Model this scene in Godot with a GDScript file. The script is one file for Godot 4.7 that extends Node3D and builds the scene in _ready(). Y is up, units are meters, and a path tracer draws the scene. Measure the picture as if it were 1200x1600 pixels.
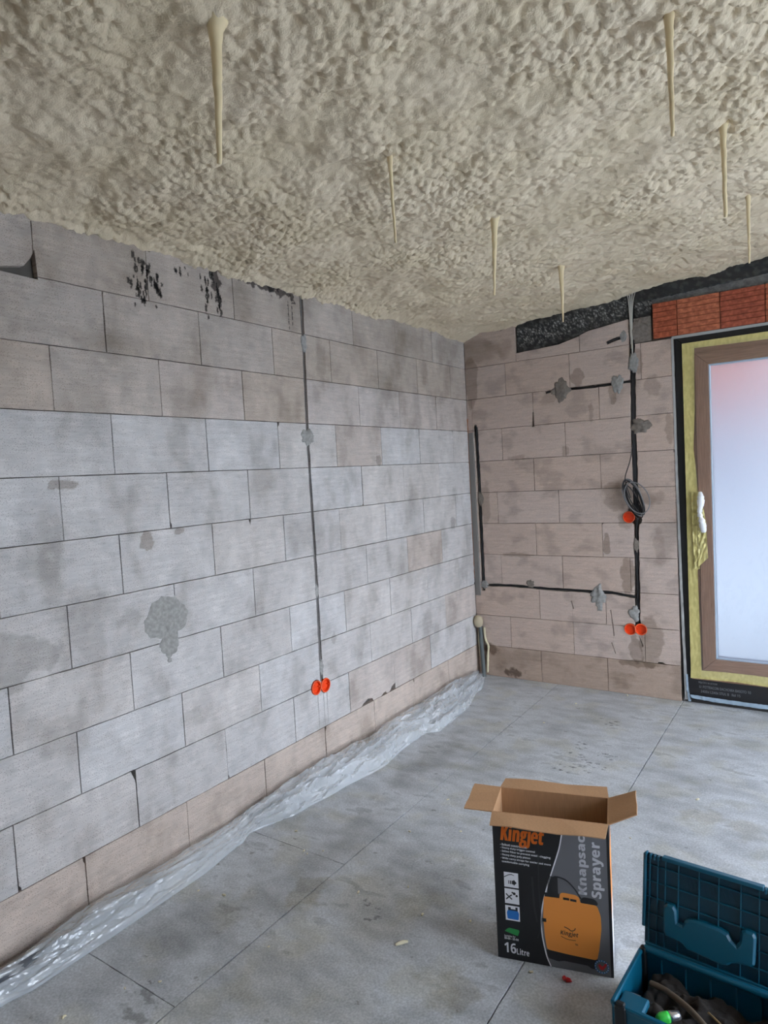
extends Node3D

var rng := RandomNumberGenerator.new()
var M := {}
var names := {}

# ---------------------------------------------------------------- mesh helpers
class MB:
	var v := PackedVector3Array()
	var n := PackedVector3Array()
	var flip := false
	func tri(a: Vector3, b: Vector3, c: Vector3) -> void:      # counter-clockwise seen from outside
		if flip:
			var t := b
			b = c
			c = t
		var nn := (b - a).cross(c - a)
		if nn.length_squared() < 1e-20:
			return
		nn = nn.normalized()
		v.append(a); v.append(c); v.append(b)
		n.append(nn); n.append(nn); n.append(nn)
	func quad(a: Vector3, b: Vector3, c: Vector3, d: Vector3) -> void:
		tri(a, b, c)
		tri(a, c, d)
	func box(lo: Vector3, hi: Vector3, bev := 0.0) -> void:
		# a box with every edge chamfered
		var b: float = minf(bev, 0.45 * minf(hi.x - lo.x, minf(hi.y - lo.y, hi.z - lo.z)))
		for ax in 3:
			for sg in [-1.0, 1.0]:
				var q := []
				var a1 := (ax + 1) % 3
				var a2 := (ax + 2) % 3
				for k in [[-1, -1], [1, -1], [1, 1], [-1, 1]]:
					var p := Vector3()
					p[ax] = hi[ax] if sg > 0 else lo[ax]
					p[a1] = hi[a1] - b if k[0] > 0 else lo[a1] + b
					p[a2] = hi[a2] - b if k[1] > 0 else lo[a2] + b
					q.append(p)
				if sg > 0:
					quad(q[0], q[1], q[2], q[3])
				else:
					quad(q[3], q[2], q[1], q[0])
		if b <= 0.0:
			return
		for ax in 3:
			var a1 := (ax + 1) % 3
			var a2 := (ax + 2) % 3
			for s1 in [-1.0, 1.0]:
				for s2 in [-1.0, 1.0]:
					var p0 := Vector3(); var p1 := Vector3(); var p2 := Vector3(); var p3 := Vector3()
					p0[ax] = lo[ax] + b; p1[ax] = hi[ax] - b; p2[ax] = hi[ax] - b; p3[ax] = lo[ax] + b
					var e1: float = hi[a1] if s1 > 0 else lo[a1]
					var e2: float = hi[a2] if s2 > 0 else lo[a2]
					p0[a1] = e1; p1[a1] = e1; p2[a1] = e1 - s1 * b; p3[a1] = e1 - s1 * b
					p0[a2] = e2 - s2 * b; p1[a2] = e2 - s2 * b; p2[a2] = e2; p3[a2] = e2
					_oriented(p0, p1, p2, p3, a1, a2, s1, s2)
		for sx in [-1.0, 1.0]:
			for sy in [-1.0, 1.0]:
				for sz in [-1.0, 1.0]:
					var c := Vector3(hi.x if sx > 0 else lo.x, hi.y if sy > 0 else lo.y, hi.z if sz > 0 else lo.z)
					var d := Vector3(sx, sy, sz)
					var a := c - Vector3(0, sy, sz) * b
					var bb := c - Vector3(sx, 0, sz) * b
					var cc := c - Vector3(sx, sy, 0) * b
					if (bb - a).cross(cc - a).dot(d) > 0:
						tri(a, bb, cc)
					else:
						tri(a, cc, bb)
	func _oriented(p0: Vector3, p1: Vector3, p2: Vector3, p3: Vector3, a1: int, a2: int, s1: float, s2: float) -> void:
		var d := Vector3()
		d[a1] = s1
		d[a2] = s2
		if (p1 - p0).cross(p2 - p0).dot(d) > 0:
			quad(p0, p1, p2, p3)
		else:
			quad(p3, p2, p1, p0)
	# prism: polygon (counter-clockwise in s, y), put(s, y, out) -> Vector3
	func prism(poly: PackedVector2Array, put: Callable, back: float, front: float, cham := 0.0, closed := false) -> void:
		if Geometry2D.is_polygon_clockwise(poly):
			poly.reverse()
		if cham > 0.0:                      # drop crowded corners, which would cross when inset
			var kept := PackedVector2Array()
			for q in poly:
				if kept.is_empty() or kept[-1].distance_to(q) > 2.2 * cham:
					kept.append(q)
			while kept.size() > 3 and kept[0].distance_to(kept[-1]) <= 2.2 * cham:
				kept.remove_at(kept.size() - 1)
			if kept.size() >= 3:
				poly = kept
		var m := poly.size()
		var ins := PackedVector2Array()
		for i in m:
			var pa := poly[(i + m - 1) % m]
			var pb := poly[i]
			var pc := poly[(i + 1) % m]
			var d1 := (pb - pa).normalized()
			var d2 := (pc - pb).normalized()
			var nn := Vector2(-d1.y, d1.x) + Vector2(-d2.y, d2.x)
			if nn.length() > 1e-6:
				nn = nn.normalized() / maxf(0.5, sqrt((1.0 + d1.dot(d2)) * 0.5))
			ins.append(pb + nn * cham)
		var idx := Geometry2D.triangulate_polygon(ins)
		if idx.is_empty():
			ins = poly
			idx = Geometry2D.triangulate_polygon(ins)
		if idx.is_empty():
			print("not filled: ", poly)
		for k in range(0, idx.size(), 3):
			var A := ins[idx[k]]
			var B := ins[idx[k + 1]]
			var C := ins[idx[k + 2]]
			if (B - A).cross(C - A) < 0:
				var t := B
				B = C
				C = t
			tri(put.call(A.x, A.y, front), put.call(B.x, B.y, front), put.call(C.x, C.y, front))
			if closed:
				tri(put.call(A.x, A.y, back), put.call(C.x, C.y, back), put.call(B.x, B.y, back))
		for i in m:
			var j := (i + 1) % m
			var f0: Vector3 = put.call(poly[i].x, poly[i].y, front - cham)
			var f1: Vector3 = put.call(poly[j].x, poly[j].y, front - cham)
			quad(put.call(poly[i].x, poly[i].y, back), put.call(poly[j].x, poly[j].y, back), f1, f0)
			if cham > 0.0:
				quad(f0, f1, put.call(ins[j].x, ins[j].y, front), put.call(ins[i].x, ins[i].y, front))
	func mesh(uv_of = null, uv2_of = null) -> ArrayMesh:
		var arr := []
		arr.resize(Mesh.ARRAY_MAX)
		arr[Mesh.ARRAY_VERTEX] = v
		arr[Mesh.ARRAY_NORMAL] = n
		if uv_of != null:
			var u := PackedVector2Array()
			u.resize(v.size())
			for i in v.size():
				u[i] = uv_of.call(v[i])
			arr[Mesh.ARRAY_TEX_UV] = u
		if uv2_of != null:
			var u := PackedVector2Array()
			u.resize(v.size())
			for i in v.size():
				u[i] = uv2_of.call(v[i])
			arr[Mesh.ARRAY_TEX_UV2] = u
		var me := ArrayMesh.new()
		me.add_surface_from_arrays(Mesh.PRIMITIVE_TRIANGLES, arr)
		return me

func grid_mesh(nx: int, ny: int, P: PackedVector3Array, cols := PackedColorArray(), closed_x := false, uv_scale := 0.0) -> ArrayMesh:
	# a smooth sheet: P[j * nx + i]
	var N := PackedVector3Array()
	N.resize(P.size())
	for j in ny:
		for i in nx:
			var i0 := maxi(i - 1, 0)
			var i1 := mini(i + 1, nx - 1)
			if closed_x:
				if i == 0: i0 = nx - 2
				if i == nx - 1: i1 = 1
			var du := P[j * nx + i1] - P[j * nx + i0]
			var dv := P[mini(j + 1, ny - 1) * nx + i] - P[maxi(j - 1, 0) * nx + i]
			var q := du.cross(dv)
			N[j * nx + i] = q.normalized() if q.length_squared() > 1e-18 else Vector3.UP
	var idx := PackedInt32Array()
	idx.resize((nx - 1) * (ny - 1) * 6)
	var k := 0
	for j in ny - 1:
		for i in nx - 1:
			var a := j * nx + i
			idx[k] = a; idx[k + 1] = a + nx; idx[k + 2] = a + 1
			idx[k + 3] = a + 1; idx[k + 4] = a + nx; idx[k + 5] = a + nx + 1
			k += 6
	var arr := []
	arr.resize(Mesh.ARRAY_MAX)
	arr[Mesh.ARRAY_VERTEX] = P
	arr[Mesh.ARRAY_NORMAL] = N
	arr[Mesh.ARRAY_INDEX] = idx
	if cols.size() == P.size():
		arr[Mesh.ARRAY_COLOR] = cols
	if uv_scale > 0.0:
		var uv := PackedVector2Array()
		uv.resize(P.size())
		for i in P.size():
			uv[i] = Vector2(P[i].x, P[i].z) * uv_scale
		arr[Mesh.ARRAY_TEX_UV] = uv
	var me := ArrayMesh.new()
	me.add_surface_from_arrays(Mesh.PRIMITIVE_TRIANGLES, arr)
	return me

func smooth_path(pts: Array, per: int) -> PackedVector3Array:
	var out := PackedVector3Array()
	for i in pts.size() - 1:
		var p0: Vector3 = pts[maxi(i - 1, 0)]
		var p1: Vector3 = pts[i]
		var p2: Vector3 = pts[i + 1]
		var p3: Vector3 = pts[mini(i + 2, pts.size() - 1)]
		for k in per:
			var t := float(k) / per
			out.append(0.5 * (2.0 * p1 + (p2 - p0) * t + (2.0 * p0 - 5.0 * p1 + 4.0 * p2 - p3) * t * t + (3.0 * p1 - p0 - 3.0 * p2 + p3) * t * t * t))
	out.append(pts[-1])
	return out

func tube_mesh(path: PackedVector3Array, radii: Array, sides := 10) -> ArrayMesh:
	# swept round tube with capped ends; radii has one value or one per path point
	var P := PackedVector3Array()
	var m := path.size()
	var up := Vector3.UP
	var nx := sides + 1
	var rows := 0
	for i in range(-1, m + 1):
		var ii := clampi(i, 0, m - 1)
		var d := (path[mini(ii + 1, m - 1)] - path[maxi(ii - 1, 0)]).normalized()
		var a := d.cross(up)
		if a.length() < 0.05:
			a = d.cross(Vector3(1, 0, 0.3))
		a = a.normalized()
		var b := a.cross(d)
		up = b
		var r: float = radii[0] if radii.size() == 1 else radii[ii]
		if i < 0 or i >= m:
			r *= 0.02
		for k in nx:
			var t := TAU * k / sides
			P.append(path[ii] + (a * cos(t) + b * sin(t)) * r)
		rows += 1
	return grid_mesh(nx, rows, P, PackedColorArray(), true)

func put_mesh(called: String, me: Mesh, m: Material, parent: Node = self) -> MeshInstance3D:
	var o := MeshInstance3D.new()
	o.mesh = me
	o.material_override = m
	if parent == self:
		o.name = numbered(called)
		add_child(o)
	else:
		o.name = called
		parent.add_child(o, true)
	return o

func numbered(called: String) -> String:
	var k: int = names.get(called, -1) + 1
	names[called] = k
	return called if k == 0 else "%s_%03d" % [called, k]

func thing(called: String, label: String, category: String, at := Vector3.ZERO, turn := 0.0, group := "") -> Node3D:
	var o := Node3D.new()
	o.name = numbered(called)
	add_child(o)
	o.position = at
	o.rotation.y = turn
	tag(o, label, category, group)
	return o

func tag(o: Node, label: String, category := "", group := "", kind := "") -> void:
	if label: o.set_meta("label", label)
	if category: o.set_meta("category", category)
	if group: o.set_meta("group", group)
	if kind: o.set_meta("kind", kind)

func struct(o: Node, label := "") -> Node:
	o.set_meta("kind", "structure")
	if label: o.set_meta("label", label)
	return o

func mat(c: Color, rough := 0.8, metal := 0.0, spec := 0.5) -> StandardMaterial3D:
	var m := StandardMaterial3D.new()
	m.albedo_color = c
	m.roughness = rough
	m.metallic = metal
	m.metallic_specular = spec
	return m

func rgb(r: float, g: float, b: float) -> Color:
	return Color(r / 255.0, g / 255.0, b / 255.0)

func noise(seed_: int, freq: float, oct := 3, type := FastNoiseLite.TYPE_SIMPLEX_SMOOTH) -> FastNoiseLite:
	var n := FastNoiseLite.new()
	n.seed = seed_
	n.noise_type = type
	n.frequency = freq
	n.fractal_type = FastNoiseLite.FRACTAL_FBM if oct > 1 else FastNoiseLite.FRACTAL_NONE
	n.fractal_octaves = oct
	return n

func noise_bytes(n: FastNoiseLite, w: int, h: int, from_w := 0, from_h := 0) -> PackedByteArray:
	# seamless noise as bytes, stretched when made smaller than it is used
	var im: Image = n.get_seamless_image(from_w if from_w else w, from_h if from_h else h)
	if from_w or from_h:
		im.resize(w, h, Image.INTERPOLATE_CUBIC)
	im.convert(Image.FORMAT_L8)
	return im.get_data()

func tex(bytes: PackedByteArray, w: int, h: int, fmt := Image.FORMAT_RGB8) -> ImageTexture:
	return ImageTexture.create_from_image(Image.create_from_data(w, h, false, fmt, bytes))

func noise_tex(n: FastNoiseLite, size: int, lo: Color, hi: Color) -> NoiseTexture2D:
	var t := NoiseTexture2D.new()
	t.noise = n
	t.width = size
	t.height = size
	t.seamless = true
	var g := Gradient.new()
	g.set_color(0, lo)
	g.set_color(1, hi)
	t.color_ramp = g
	return t

# ---------------------------------------------------------------- scene
func _ready() -> void:
	rng.seed = 20240611
	camera_and_light()
	materials()
	walls()
	ceiling_foam()
	floor_slab()
	terrace_door()
	shell_rest()
	wiring()
	film_roll()
	carton()
	toolbox()
	crumbs()

func camera_and_light() -> void:
	var cam := Camera3D.new()
	cam.name = "camera"
	var a := 0.600118662
	var b := -0.0564544335
	var c := -0.0546167107
	cam.transform = Transform3D(Basis(Vector3.UP, a) * Basis(Vector3.RIGHT, b) * Basis(Vector3.BACK, c), Vector3(2.47091, 1.68931, 4.87643))
	cam.fov = 75.2213
	cam.near = 0.05
	cam.far = 300.0
	add_child(cam)
	cam.current = true
	var sky_look := ProceduralSkyMaterial.new()     # an even overcast
	sky_look.sky_top_color = Color(0.80, 0.87, 0.96)
	sky_look.sky_horizon_color = Color(0.93, 0.95, 0.98)
	sky_look.sky_curve = 0.2
	sky_look.ground_bottom_color = Color(0.45, 0.45, 0.44)
	sky_look.ground_horizon_color = Color(0.7, 0.71, 0.72)
	sky_look.sky_energy_multiplier = 1.0
	var sky := Sky.new()
	sky.sky_material = sky_look
	var env := Environment.new()
	env.background_mode = Environment.BG_SKY
	env.sky = sky
	env.tonemap_mode = Environment.TONE_MAPPER_LINEAR
	env.tonemap_exposure = 14.5
	env.sdfgi_enabled = true
	env.ssao_enabled = true
	env.ssil_enabled = true
	var we := WorldEnvironment.new()
	we.name = "environment"
	we.environment = env
	add_child(we)

# ---------------------------------------------------------------- materials
const LW := 1024      # left wall map: z 0..4, y 0..2.75
const LH := 704
const BW := 704       # back wall map: x 0..2.75, y 0..2.75
const BH := 704
const FW := 1024      # floor map: x 0..4, z 0..4.8
const FH := 1228

func stain(buf: PackedByteArray, w: int, h: int, sx: float, sy: float, cx: float, cy: float, rx: float, ry: float, col: Color, strength: float, soft: float, ragged: float, nz: FastNoiseLite, flip_y := true) -> void:
	# multiplies an irregular blot into a map; sizes in metres, sx/sy = metres covered by the map
	var x0 := maxi(0, int((cx - rx * 1.6) / sx * w))
	var x1 := mini(w - 1, int((cx + rx * 1.6) / sx * w))
	var yy0 := cy - ry * 1.6
	var yy1 := cy + ry * 1.6
	var r0 := int((1.0 - yy1 / sy) * h) if flip_y else int(yy0 / sy * h)
	var r1 := int((1.0 - yy0 / sy) * h) if flip_y else int(yy1 / sy * h)
	r0 = maxi(0, r0)
	r1 = mini(h - 1, r1)
	var fine_k := clampf(12.0 / sqrt(rx * ry), 60.0, 1600.0)
	for r in range(r0, r1 + 1):
		var y := (1.0 - (r + 0.5) / h) * sy if flip_y else (r + 0.5) / h * sy
		for c in range(x0, x1 + 1):
			var x := (c + 0.5) / w * sx
			var d := Vector2((x - cx) / rx, (y - cy) / ry).length() + ragged * nz.get_noise_2d((x + cx) * fine_k, y * fine_k)
			var k := (1.0 - smoothstep(1.0 - soft, 1.0 + soft * 0.3, d)) * strength
			if k > 0.004:
				var o := (r * w + c) * 3
				buf[o] = int(buf[o] * lerpf(1.0, col.r, k))
				buf[o + 1] = int(buf[o + 1] * lerpf(1.0, col.g, k))
				buf[o + 2] = int(buf[o + 2] * lerpf(1.0, col.b, k))

func materials() -> void:
	var rag := noise(77, 0.06, 4)
	# --- grain of aerated concrete, one tile = 0.5 m x 0.25 m
	var w := 1024
	var h := 512
	var st := noise_bytes(noise(1, 0.02, 4), w, h, 96, 0)
	var st2 := noise_bytes(noise(2, 0.05, 2), w, h, 160, 0)
	var fine := noise_bytes(noise(3, 0.14, 2), w, h)
	var blot := noise_bytes(noise(4, 0.008, 4), w, h)
	var cn := noise(5, 0.05, 1, FastNoiseLite.TYPE_CELLULAR)
	cn.cellular_return_type = FastNoiseLite.RETURN_DISTANCE
	var pits := noise_bytes(cn, w, h)
	var alb := PackedByteArray()
	alb.resize(w * h * 3)
	var hgt := PackedByteArray()
	hgt.resize(w * h)
	for i in w * h:
		var s: float = st[i] / 255.0 - 0.5
		var s2: float = st2[i] / 255.0 - 0.5
		var f: float = fine[i] / 255.0 - 0.5
		var b: float = blot[i] / 255.0 - 0.5
		var pit: float = 1.0 if pits[i] < 30 and blot[i] > 90 else 0.0
		var val: float = 0.90 + 0.07 * s + 0.05 * s2 + 0.16 * f + 0.05 * b - 0.17 * pit
		var o := i * 3
		alb[o] = clampi(int(val * 255.0), 0, 255)
		alb[o + 1] = clampi(int((val - 0.012 * b) * 255.0), 0, 255)
		alb[o + 2] = clampi(int((val - 0.02 * b) * 255.0), 0, 255)
		hgt[i] = clampi(int((0.6 + 0.3 * s + 0.3 * s2 + 0.25 * f - 0.4 * pit) * 255.0), 0, 255)
	var grain := tex(alb, w, h)
	var relief := tex(hgt, w, h, Image.FORMAT_L8)
	# --- stains of the left wall
	var ls := PackedByteArray()
	ls.resize(LW * LH * 3)
	var n1 := noise(11, 0.011, 4)
	var n2 := noise(12, 0.03, 3)
	for r in LH:
		for c in LW:
			var a := n1.get_noise_2d(c * 1.1, r * 0.62)
			var b := n2.get_noise_2d(c, r * 0.8)
			var k := 0.95 - 0.09 * smoothstep(0.05, 0.55, a) - 0.04 * smoothstep(0.0, 0.5, b) + 0.05 * smoothstep(0.1, 0.5, -a)
			var o := (r * LW + c) * 3
			ls[o] = clampi(int(255.0 * k), 0, 255)
			ls[o + 1] = clampi(int(255.0 * (k - 0.006 * smoothstep(0.05, 0.45, a))), 0, 255)
			ls[o + 2] = clampi(int(255.0 * (k - 0.014 * smoothstep(0.05, 0.45, a))), 0, 255)
	var damp := Color(0.84, 0.835, 0.825)
	var brown := Color(0.78, 0.75, 0.72)
	for q in [[3.666, 1.10, 0.16, 0.10, damp, 0.7, 0.25, 0.9], [3.57, 1.42, 0.11, 0.12, damp, 0.55, 0.7, 0.8], [3.091, 1.455, 0.04, 0.04, brown, 0.8, 0.15, 0.5], [2.918, 1.484, 0.028, 0.018, brown, 0.7, 0.2, 0.5],
			[1.292, 1.784, 0.03, 0.035, damp, 0.9, 0.15, 0.4], [0.323, 1.289, 0.05, 0.05, damp, 0.8, 0.2, 0.5], [0.887, 1.185, 0.10, 0.34, damp, 0.5, 0.8, 0.5], [0.62, 1.0, 0.09, 0.3, damp, 0.45, 0.8, 0.5],
			[0.45, 0.62, 0.14, 0.2, damp, 0.4, 0.8, 0.6], [3.45, 1.715, 0.07, 0.02, brown, 0.7, 0.2, 0.5], [3.30, 2.0, 0.10, 0.14, damp, 0.35, 0.9, 0.5], [2.75, 2.13, 0.07, 0.16, brown, 0.4, 0.9, 0.5],
			[3.2, 1.14, 0.06, 0.05, damp, 0.6, 0.5, 0.6], [2.63, 0.78, 0.10, 0.09, damp, 0.5, 0.8, 0.5], [2.9, 0.62, 0.10, 0.05, damp, 0.5, 0.7, 0.5], [1.65, 1.58, 0.04, 0.10, damp, 0.5, 0.5, 0.5],
			[1.83, 2.37, 0.05, 0.13, damp, 0.6, 0.4, 0.5], [1.2, 2.28, 0.20, 0.10, damp, 0.45, 0.6, 0.7], [0.78, 2.2, 0.05, 0.28, damp, 0.4, 0.7, 0.4], [0.30, 2.63, 0.25, 0.1, brown, 0.35, 0.7, 0.7], [0.9, 2.62, 0.3, 0.12, brown, 0.3, 0.7, 0.7],
			[3.2, 2.3, 0.25, 0.06, brown, 0.3, 0.8, 0.7], [1.86, 0.74, 0.025, 0.035, damp, 0.7, 0.3, 0.5], [2.2, 1.45, 0.05, 0.2, damp, 0.3, 0.8, 0.4]]:
		stain(ls, LW, LH, 4.0, 2.75, q[0], q[1], q[2], q[3], q[4], q[5], q[6], q[7], rag)
	var tar := Color(0.22, 0.22, 0.22)
	for g in [[3.015, 2.62, 0.035, 0.10, 34], [2.945, 2.60, 0.03, 0.09, 26], [2.62, 2.66, 0.05, 0.06, 22], [2.585, 2.58, 0.015, 0.08, 14], [2.66, 2.58, 0.012, 0.07, 10], [3.06, 2.55, 0.03, 0.06, 8], [2.80, 2.66, 0.05, 0.03, 8]]:
		for k in g[4]:                                                     # spatters of bitumen
			stain(ls, LW, LH, 4.0, 2.75, g[0] + rng.randfn() * g[2] * 0.6, g[1] + rng.randfn() * g[3] * 0.6, rng.randf_range(0.003, 0.008), rng.randf_range(0.006, 0.024), tar, 0.75, 0.3, 0.8, rag)
	for q in [[2.60, 2.66, 0.025, 0.06], [2.30, 2.71, 0.12, 0.020], [2.16, 2.70, 0.08, 0.022], [2.05, 2.69, 0.02, 0.03], [2.085, 2.60, 0.003, 0.08], [2.055, 2.60, 0.003, 0.07]]:
		stain(ls, LW, LH, 4.0, 2.75, q[0], q[1], q[2], q[3], Color(0.4, 0.39, 0.4), 0.8, 0.2, 1.3, rag)
	# --- stains of the back wall
	var bs := PackedByteArray()
	bs.resize(BW * BH * 3)
	var n3 := noise(21, 0.012, 4)
	for r in BH:
		for c in BW:
			var a := n3.get_noise_2d(c, r * 1.3)
			var k := 0.95 - 0.09 * smoothstep(0.05, 0.5, a)
			var o := (r * BW + c) * 3
			bs[o] = clampi(int(255.0 * k), 0, 255)
			bs[o + 1] = clampi(int(255.0 * (k - 0.008)), 0, 255)
			bs[o + 2] = clampi(int(255.0 * (k - 0.012)), 0, 255)
	var wet := Color(0.80, 0.785, 0.765)
	for q in [[0.91, 2.318, 0.05, 0.07, wet, 0.8, 0.12, 0.4], [1.079, 1.087, 0.028, 0.08, wet, 0.9, 0.12, 0.4], [1.23, 0.86, 0.06, 0.14, wet, 0.8, 0.12, 0.5], [1.364, 0.415, 0.09, 0.19, wet, 0.75, 0.12, 0.4], [1.256, 0.33, 0.05, 0.10, wet, 0.8, 0.15, 0.5], [1.28, 0.235, 0.16, 0.025, wet, 0.8, 0.2, 0.6],
			[0.05, 2.40, 0.06, 0.22, wet, 0.8, 0.15, 0.3], [0.12, 2.60, 0.20, 0.12, wet, 0.6, 0.4, 0.6], [0.35, 2.62, 0.06, 0.1, wet, 0.4, 0.5, 0.6], [1.34, 2.38, 0.03, 0.10, wet, 0.7, 0.2, 0.4], [1.43, 2.2, 0.06, 0.08, wet, 0.55, 0.3, 0.6], [1.53, 1.9, 0.03, 0.12, wet, 0.6, 0.25, 0.5],
			[1.16, 2.19, 0.03, 0.1, wet, 0.75, 0.15, 0.4], [1.0, 2.06, 0.02, 0.08, wet, 0.6, 0.3, 0.5], [0.70, 2.20, 0.08, 0.06, wet, 0.5, 0.4, 0.6], [0.80, 1.79, 0.03, 0.04, wet, 0.6, 0.2, 0.5], [0.42, 1.76, 0.08, 0.025, wet, 0.55, 0.4, 0.6], [1.15, 1.44, 0.10, 0.10, wet, 0.6, 0.3, 0.6],
			[1.22, 1.26, 0.06, 0.05, wet, 0.6, 0.3, 0.6], [1.40, 1.42, 0.10, 0.05, wet, 0.5, 0.4, 0.6], [0.12, 1.42, 0.05, 0.18, wet, 0.6, 0.3, 0.5], [0.38, 1.0, 0.12, 0.02, wet, 0.6, 0.3, 0.6], [1.44, 1.06, 0.04, 0.16, wet, 0.4, 0.3, 0.5], [0.30, 0.05, 0.10, 0.035, Color(0.45, 0.42, 0.40), 0.7, 0.5, 0.9], [0.12, 0.22, 0.08, 0.05, Color(0.5, 0.46, 0.42), 0.6, 0.5, 0.7], [1.15, 0.1, 0.10, 0.06, wet, 0.4, 0.6, 0.8], [0.2, 0.15, 0.10, 0.1, wet, 0.4, 0.8, 0.6]]:
		stain(bs, BW, BH, 2.75, 2.75, q[0], q[1], q[2], q[3], q[4], q[5], q[6], q[7], rag)
	M.lstain = tex(ls, LW, LH)
	M.bstain = tex(bs, BW, BH)
	M.left = []
	M.left_brown = []
	M.left_pink = []
	M.back = []
	for k in 4:
		var d: float = [0.0, -4.0, 2.0, -1.0][k]
		var warm: float = [0.0, 1.0, -1.0, 2.0][k]
		M.left.append(block_mat(rgb(222 + d + warm, 219 + d, 218 + d - warm), grain, relief, M.lstain))
		M.left_brown.append(block_mat(rgb(208 + d + warm, 196 + d, 186 + d - warm), grain, relief, M.lstain))
		M.left_pink.append(block_mat(rgb(218 + d + warm, 208 + d, 202 + d - warm), grain, relief, M.lstain))
		M.back.append(block_mat(rgb(226 + d + warm, 207 + d, 195 + d - warm), grain, relief, M.bstain))
	M.left_foot = block_mat(rgb(218, 202, 190), grain, relief, M.lstain)
	M.back_foot = block_mat(rgb(204, 182, 166), grain, relief, M.bstain)
	M.plain_block = block_mat(rgb(206, 198, 192), grain, relief, null)
	# --- floor
	var fb := PackedByteArray()
	fb.resize(FW * FH * 3)
	var f1 := noise(31, 0.006, 5)
	var f2 := noise(32, 0.03, 4)
	var f3 := noise(33, 0.25, 2)
	var f4 := noise(34, 0.012, 4)
	for r in FH:
		for c in FW:
			var a := f1.get_noise_2d(c, r * 1.25)
			var b := f2.get_noise_2d(c * 0.55, r * 1.2)
			var d := f3.get_noise_2d(c, r)
			var e := f4.get_noise_2d(c + 400.0, r)
			var k := 0.86 + 0.10 * a + 0.11 * b + 0.05 * d
			k -= 0.16 * smoothstep(0.2, 0.5, b) * smoothstep(-0.1, 0.3, a)
			var dirt := smoothstep(0.0, 0.5, e)
			var o := (r * FW + c) * 3
			fb[o] = clampi(int(255.0 * (k - 0.01 * dirt)), 0, 255)
			fb[o + 1] = clampi(int(255.0 * (k + 0.001 - 0.02 * dirt)), 0, 255)
			fb[o + 2] = clampi(int(255.0 * (k + 0.003 - 0.05 * dirt)), 0, 255)
	var mud := Color(0.86, 0.83, 0.77)
	var soot := Color(0.66, 0.65, 0.63)
	for q in [[0.67, 2.95, 0.10, 0.10, mud, 0.7, 0.4, 0.9], [0.9, 2.85, 0.25, 0.22, mud, 0.5, 0.7, 0.8], [0.45, 3.3, 0.25, 0.3, soot, 0.35, 0.9, 0.9], [0.55, 2.6, 0.10, 0.5, soot, 0.4, 0.8, 0.9], [1.15, 2.6, 0.3, 0.15, soot, 0.4, 0.8, 0.9], [1.0, 3.3, 0.4, 0.25, mud, 0.4, 0.8, 0.9], [0.55, 3.62, 0.06, 0.02, soot, 0.6, 0.6, 1.6], [0.62, 3.7, 0.07, 0.02, soot, 0.6, 0.6, 1.6],
			[1.92, 1.55, 0.10, 0.08, mud, 0.6, 0.6, 0.9], [2.1, 1.6, 0.08, 0.1, mud, 0.5, 0.6, 0.9], [0.45, 1.6, 0.12, 0.5, soot, 0.35, 0.8, 0.9], [1.40, 3.1, 0.10, 0.08, mud, 0.6, 0.5, 0.9]]:
		stain(fb, FW, FH, 4.0, 4.8, q[0], q[1], q[2], q[3], q[4], q[5], q[6], q[7], rag, false)
	for g in [[1.328, 1.25], [1.17, 1.03], [1.19, 1.37], [1.26, 0.6], [1.35, 1.1], [0.95, 2.9], [1.28, 1.32], [1.21, 1.2]]:       # tread marks of boots
		for k in 7:
			stain(fb, FW, FH, 4.0, 4.8, g[0] + rng.randf_range(-0.06, 0.06), g[1] + rng.randf_range(-0.05, 0.05), rng.randf_range(0.006, 0.016), rng.randf_range(0.005, 0.01), Color(0.6, 0.6, 0.6), 0.7, 0.5, 1.4, rag, false)
	for k in 120:                                                     # dark specks trodden in
		var r := rng.randf_range(0.003, 0.010)
		stain(fb, FW, FH, 4.0, 4.8, rng.randf_range(0.15, 2.6), rng.randf_range(0.1, 4.2), r * 1.3, r, Color(0.70, 0.68, 0.66), rng.randf_range(0.3, 0.9), 0.6, 1.8, rag, false)
	M.floor = mat(Color(0.95, 0.96, 0.97), 0.62)
	M.floor.albedo_texture = tex(fb, FW, FH)
	M.floor.heightmap_enabled = true
	M.floor.heightmap_texture = M.floor.albedo_texture
	M.floor.heightmap_scale = 0.25
	M.floor.detail_enabled = true
	M.floor.detail_albedo = noise_tex(noise(35, 0.09, 4), 512, Color(0.80, 0.80, 0.80), Color(1, 1, 1))
	M.floor.detail_blend_mode = BaseMaterial3D.BLEND_MODE_MUL
	M.floor.detail_uv_layer = BaseMaterial3D.DETAIL_UV_2
	M.joint = mat(rgb(88, 84, 80), 0.95)
	M.core = mat(rgb(92, 87, 82), 0.95)
	# --- others
	M.foam = mat(Color.WHITE, 0.72)
	M.foam.vertex_color_use_as_albedo = true
	M.foam.heightmap_enabled = true
	M.foam.heightmap_texture = noise_tex(noise(41, 0.035, 4), 512, Color.BLACK, Color.WHITE)
	M.foam.heightmap_scale = 0.13
	M.foam_plain = mat(rgb(228, 208, 166), 0.6)
	M.mortar = mat(rgb(166, 165, 162), 0.9)
	M.mortar.uv1_triplanar = true
	M.mortar.uv1_scale = Vector3(5, 5, 5)
	M.mortar.albedo_texture = noise_tex(noise(42, 0.03, 4), 256, Color(0.78, 0.78, 0.78), Color(1, 1, 1))
	M.mortar_brown = M.mortar.duplicate()
	M.mortar_brown.albedo_color = rgb(136, 127, 118)
	M.tar = mat(Color.WHITE, 0.85)
	M.tar.vertex_color_use_as_albedo = true
	M.black = mat(rgb(22, 22, 25), 0.55)
	M.cable = mat(rgb(26, 26, 28), 0.5)
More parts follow.
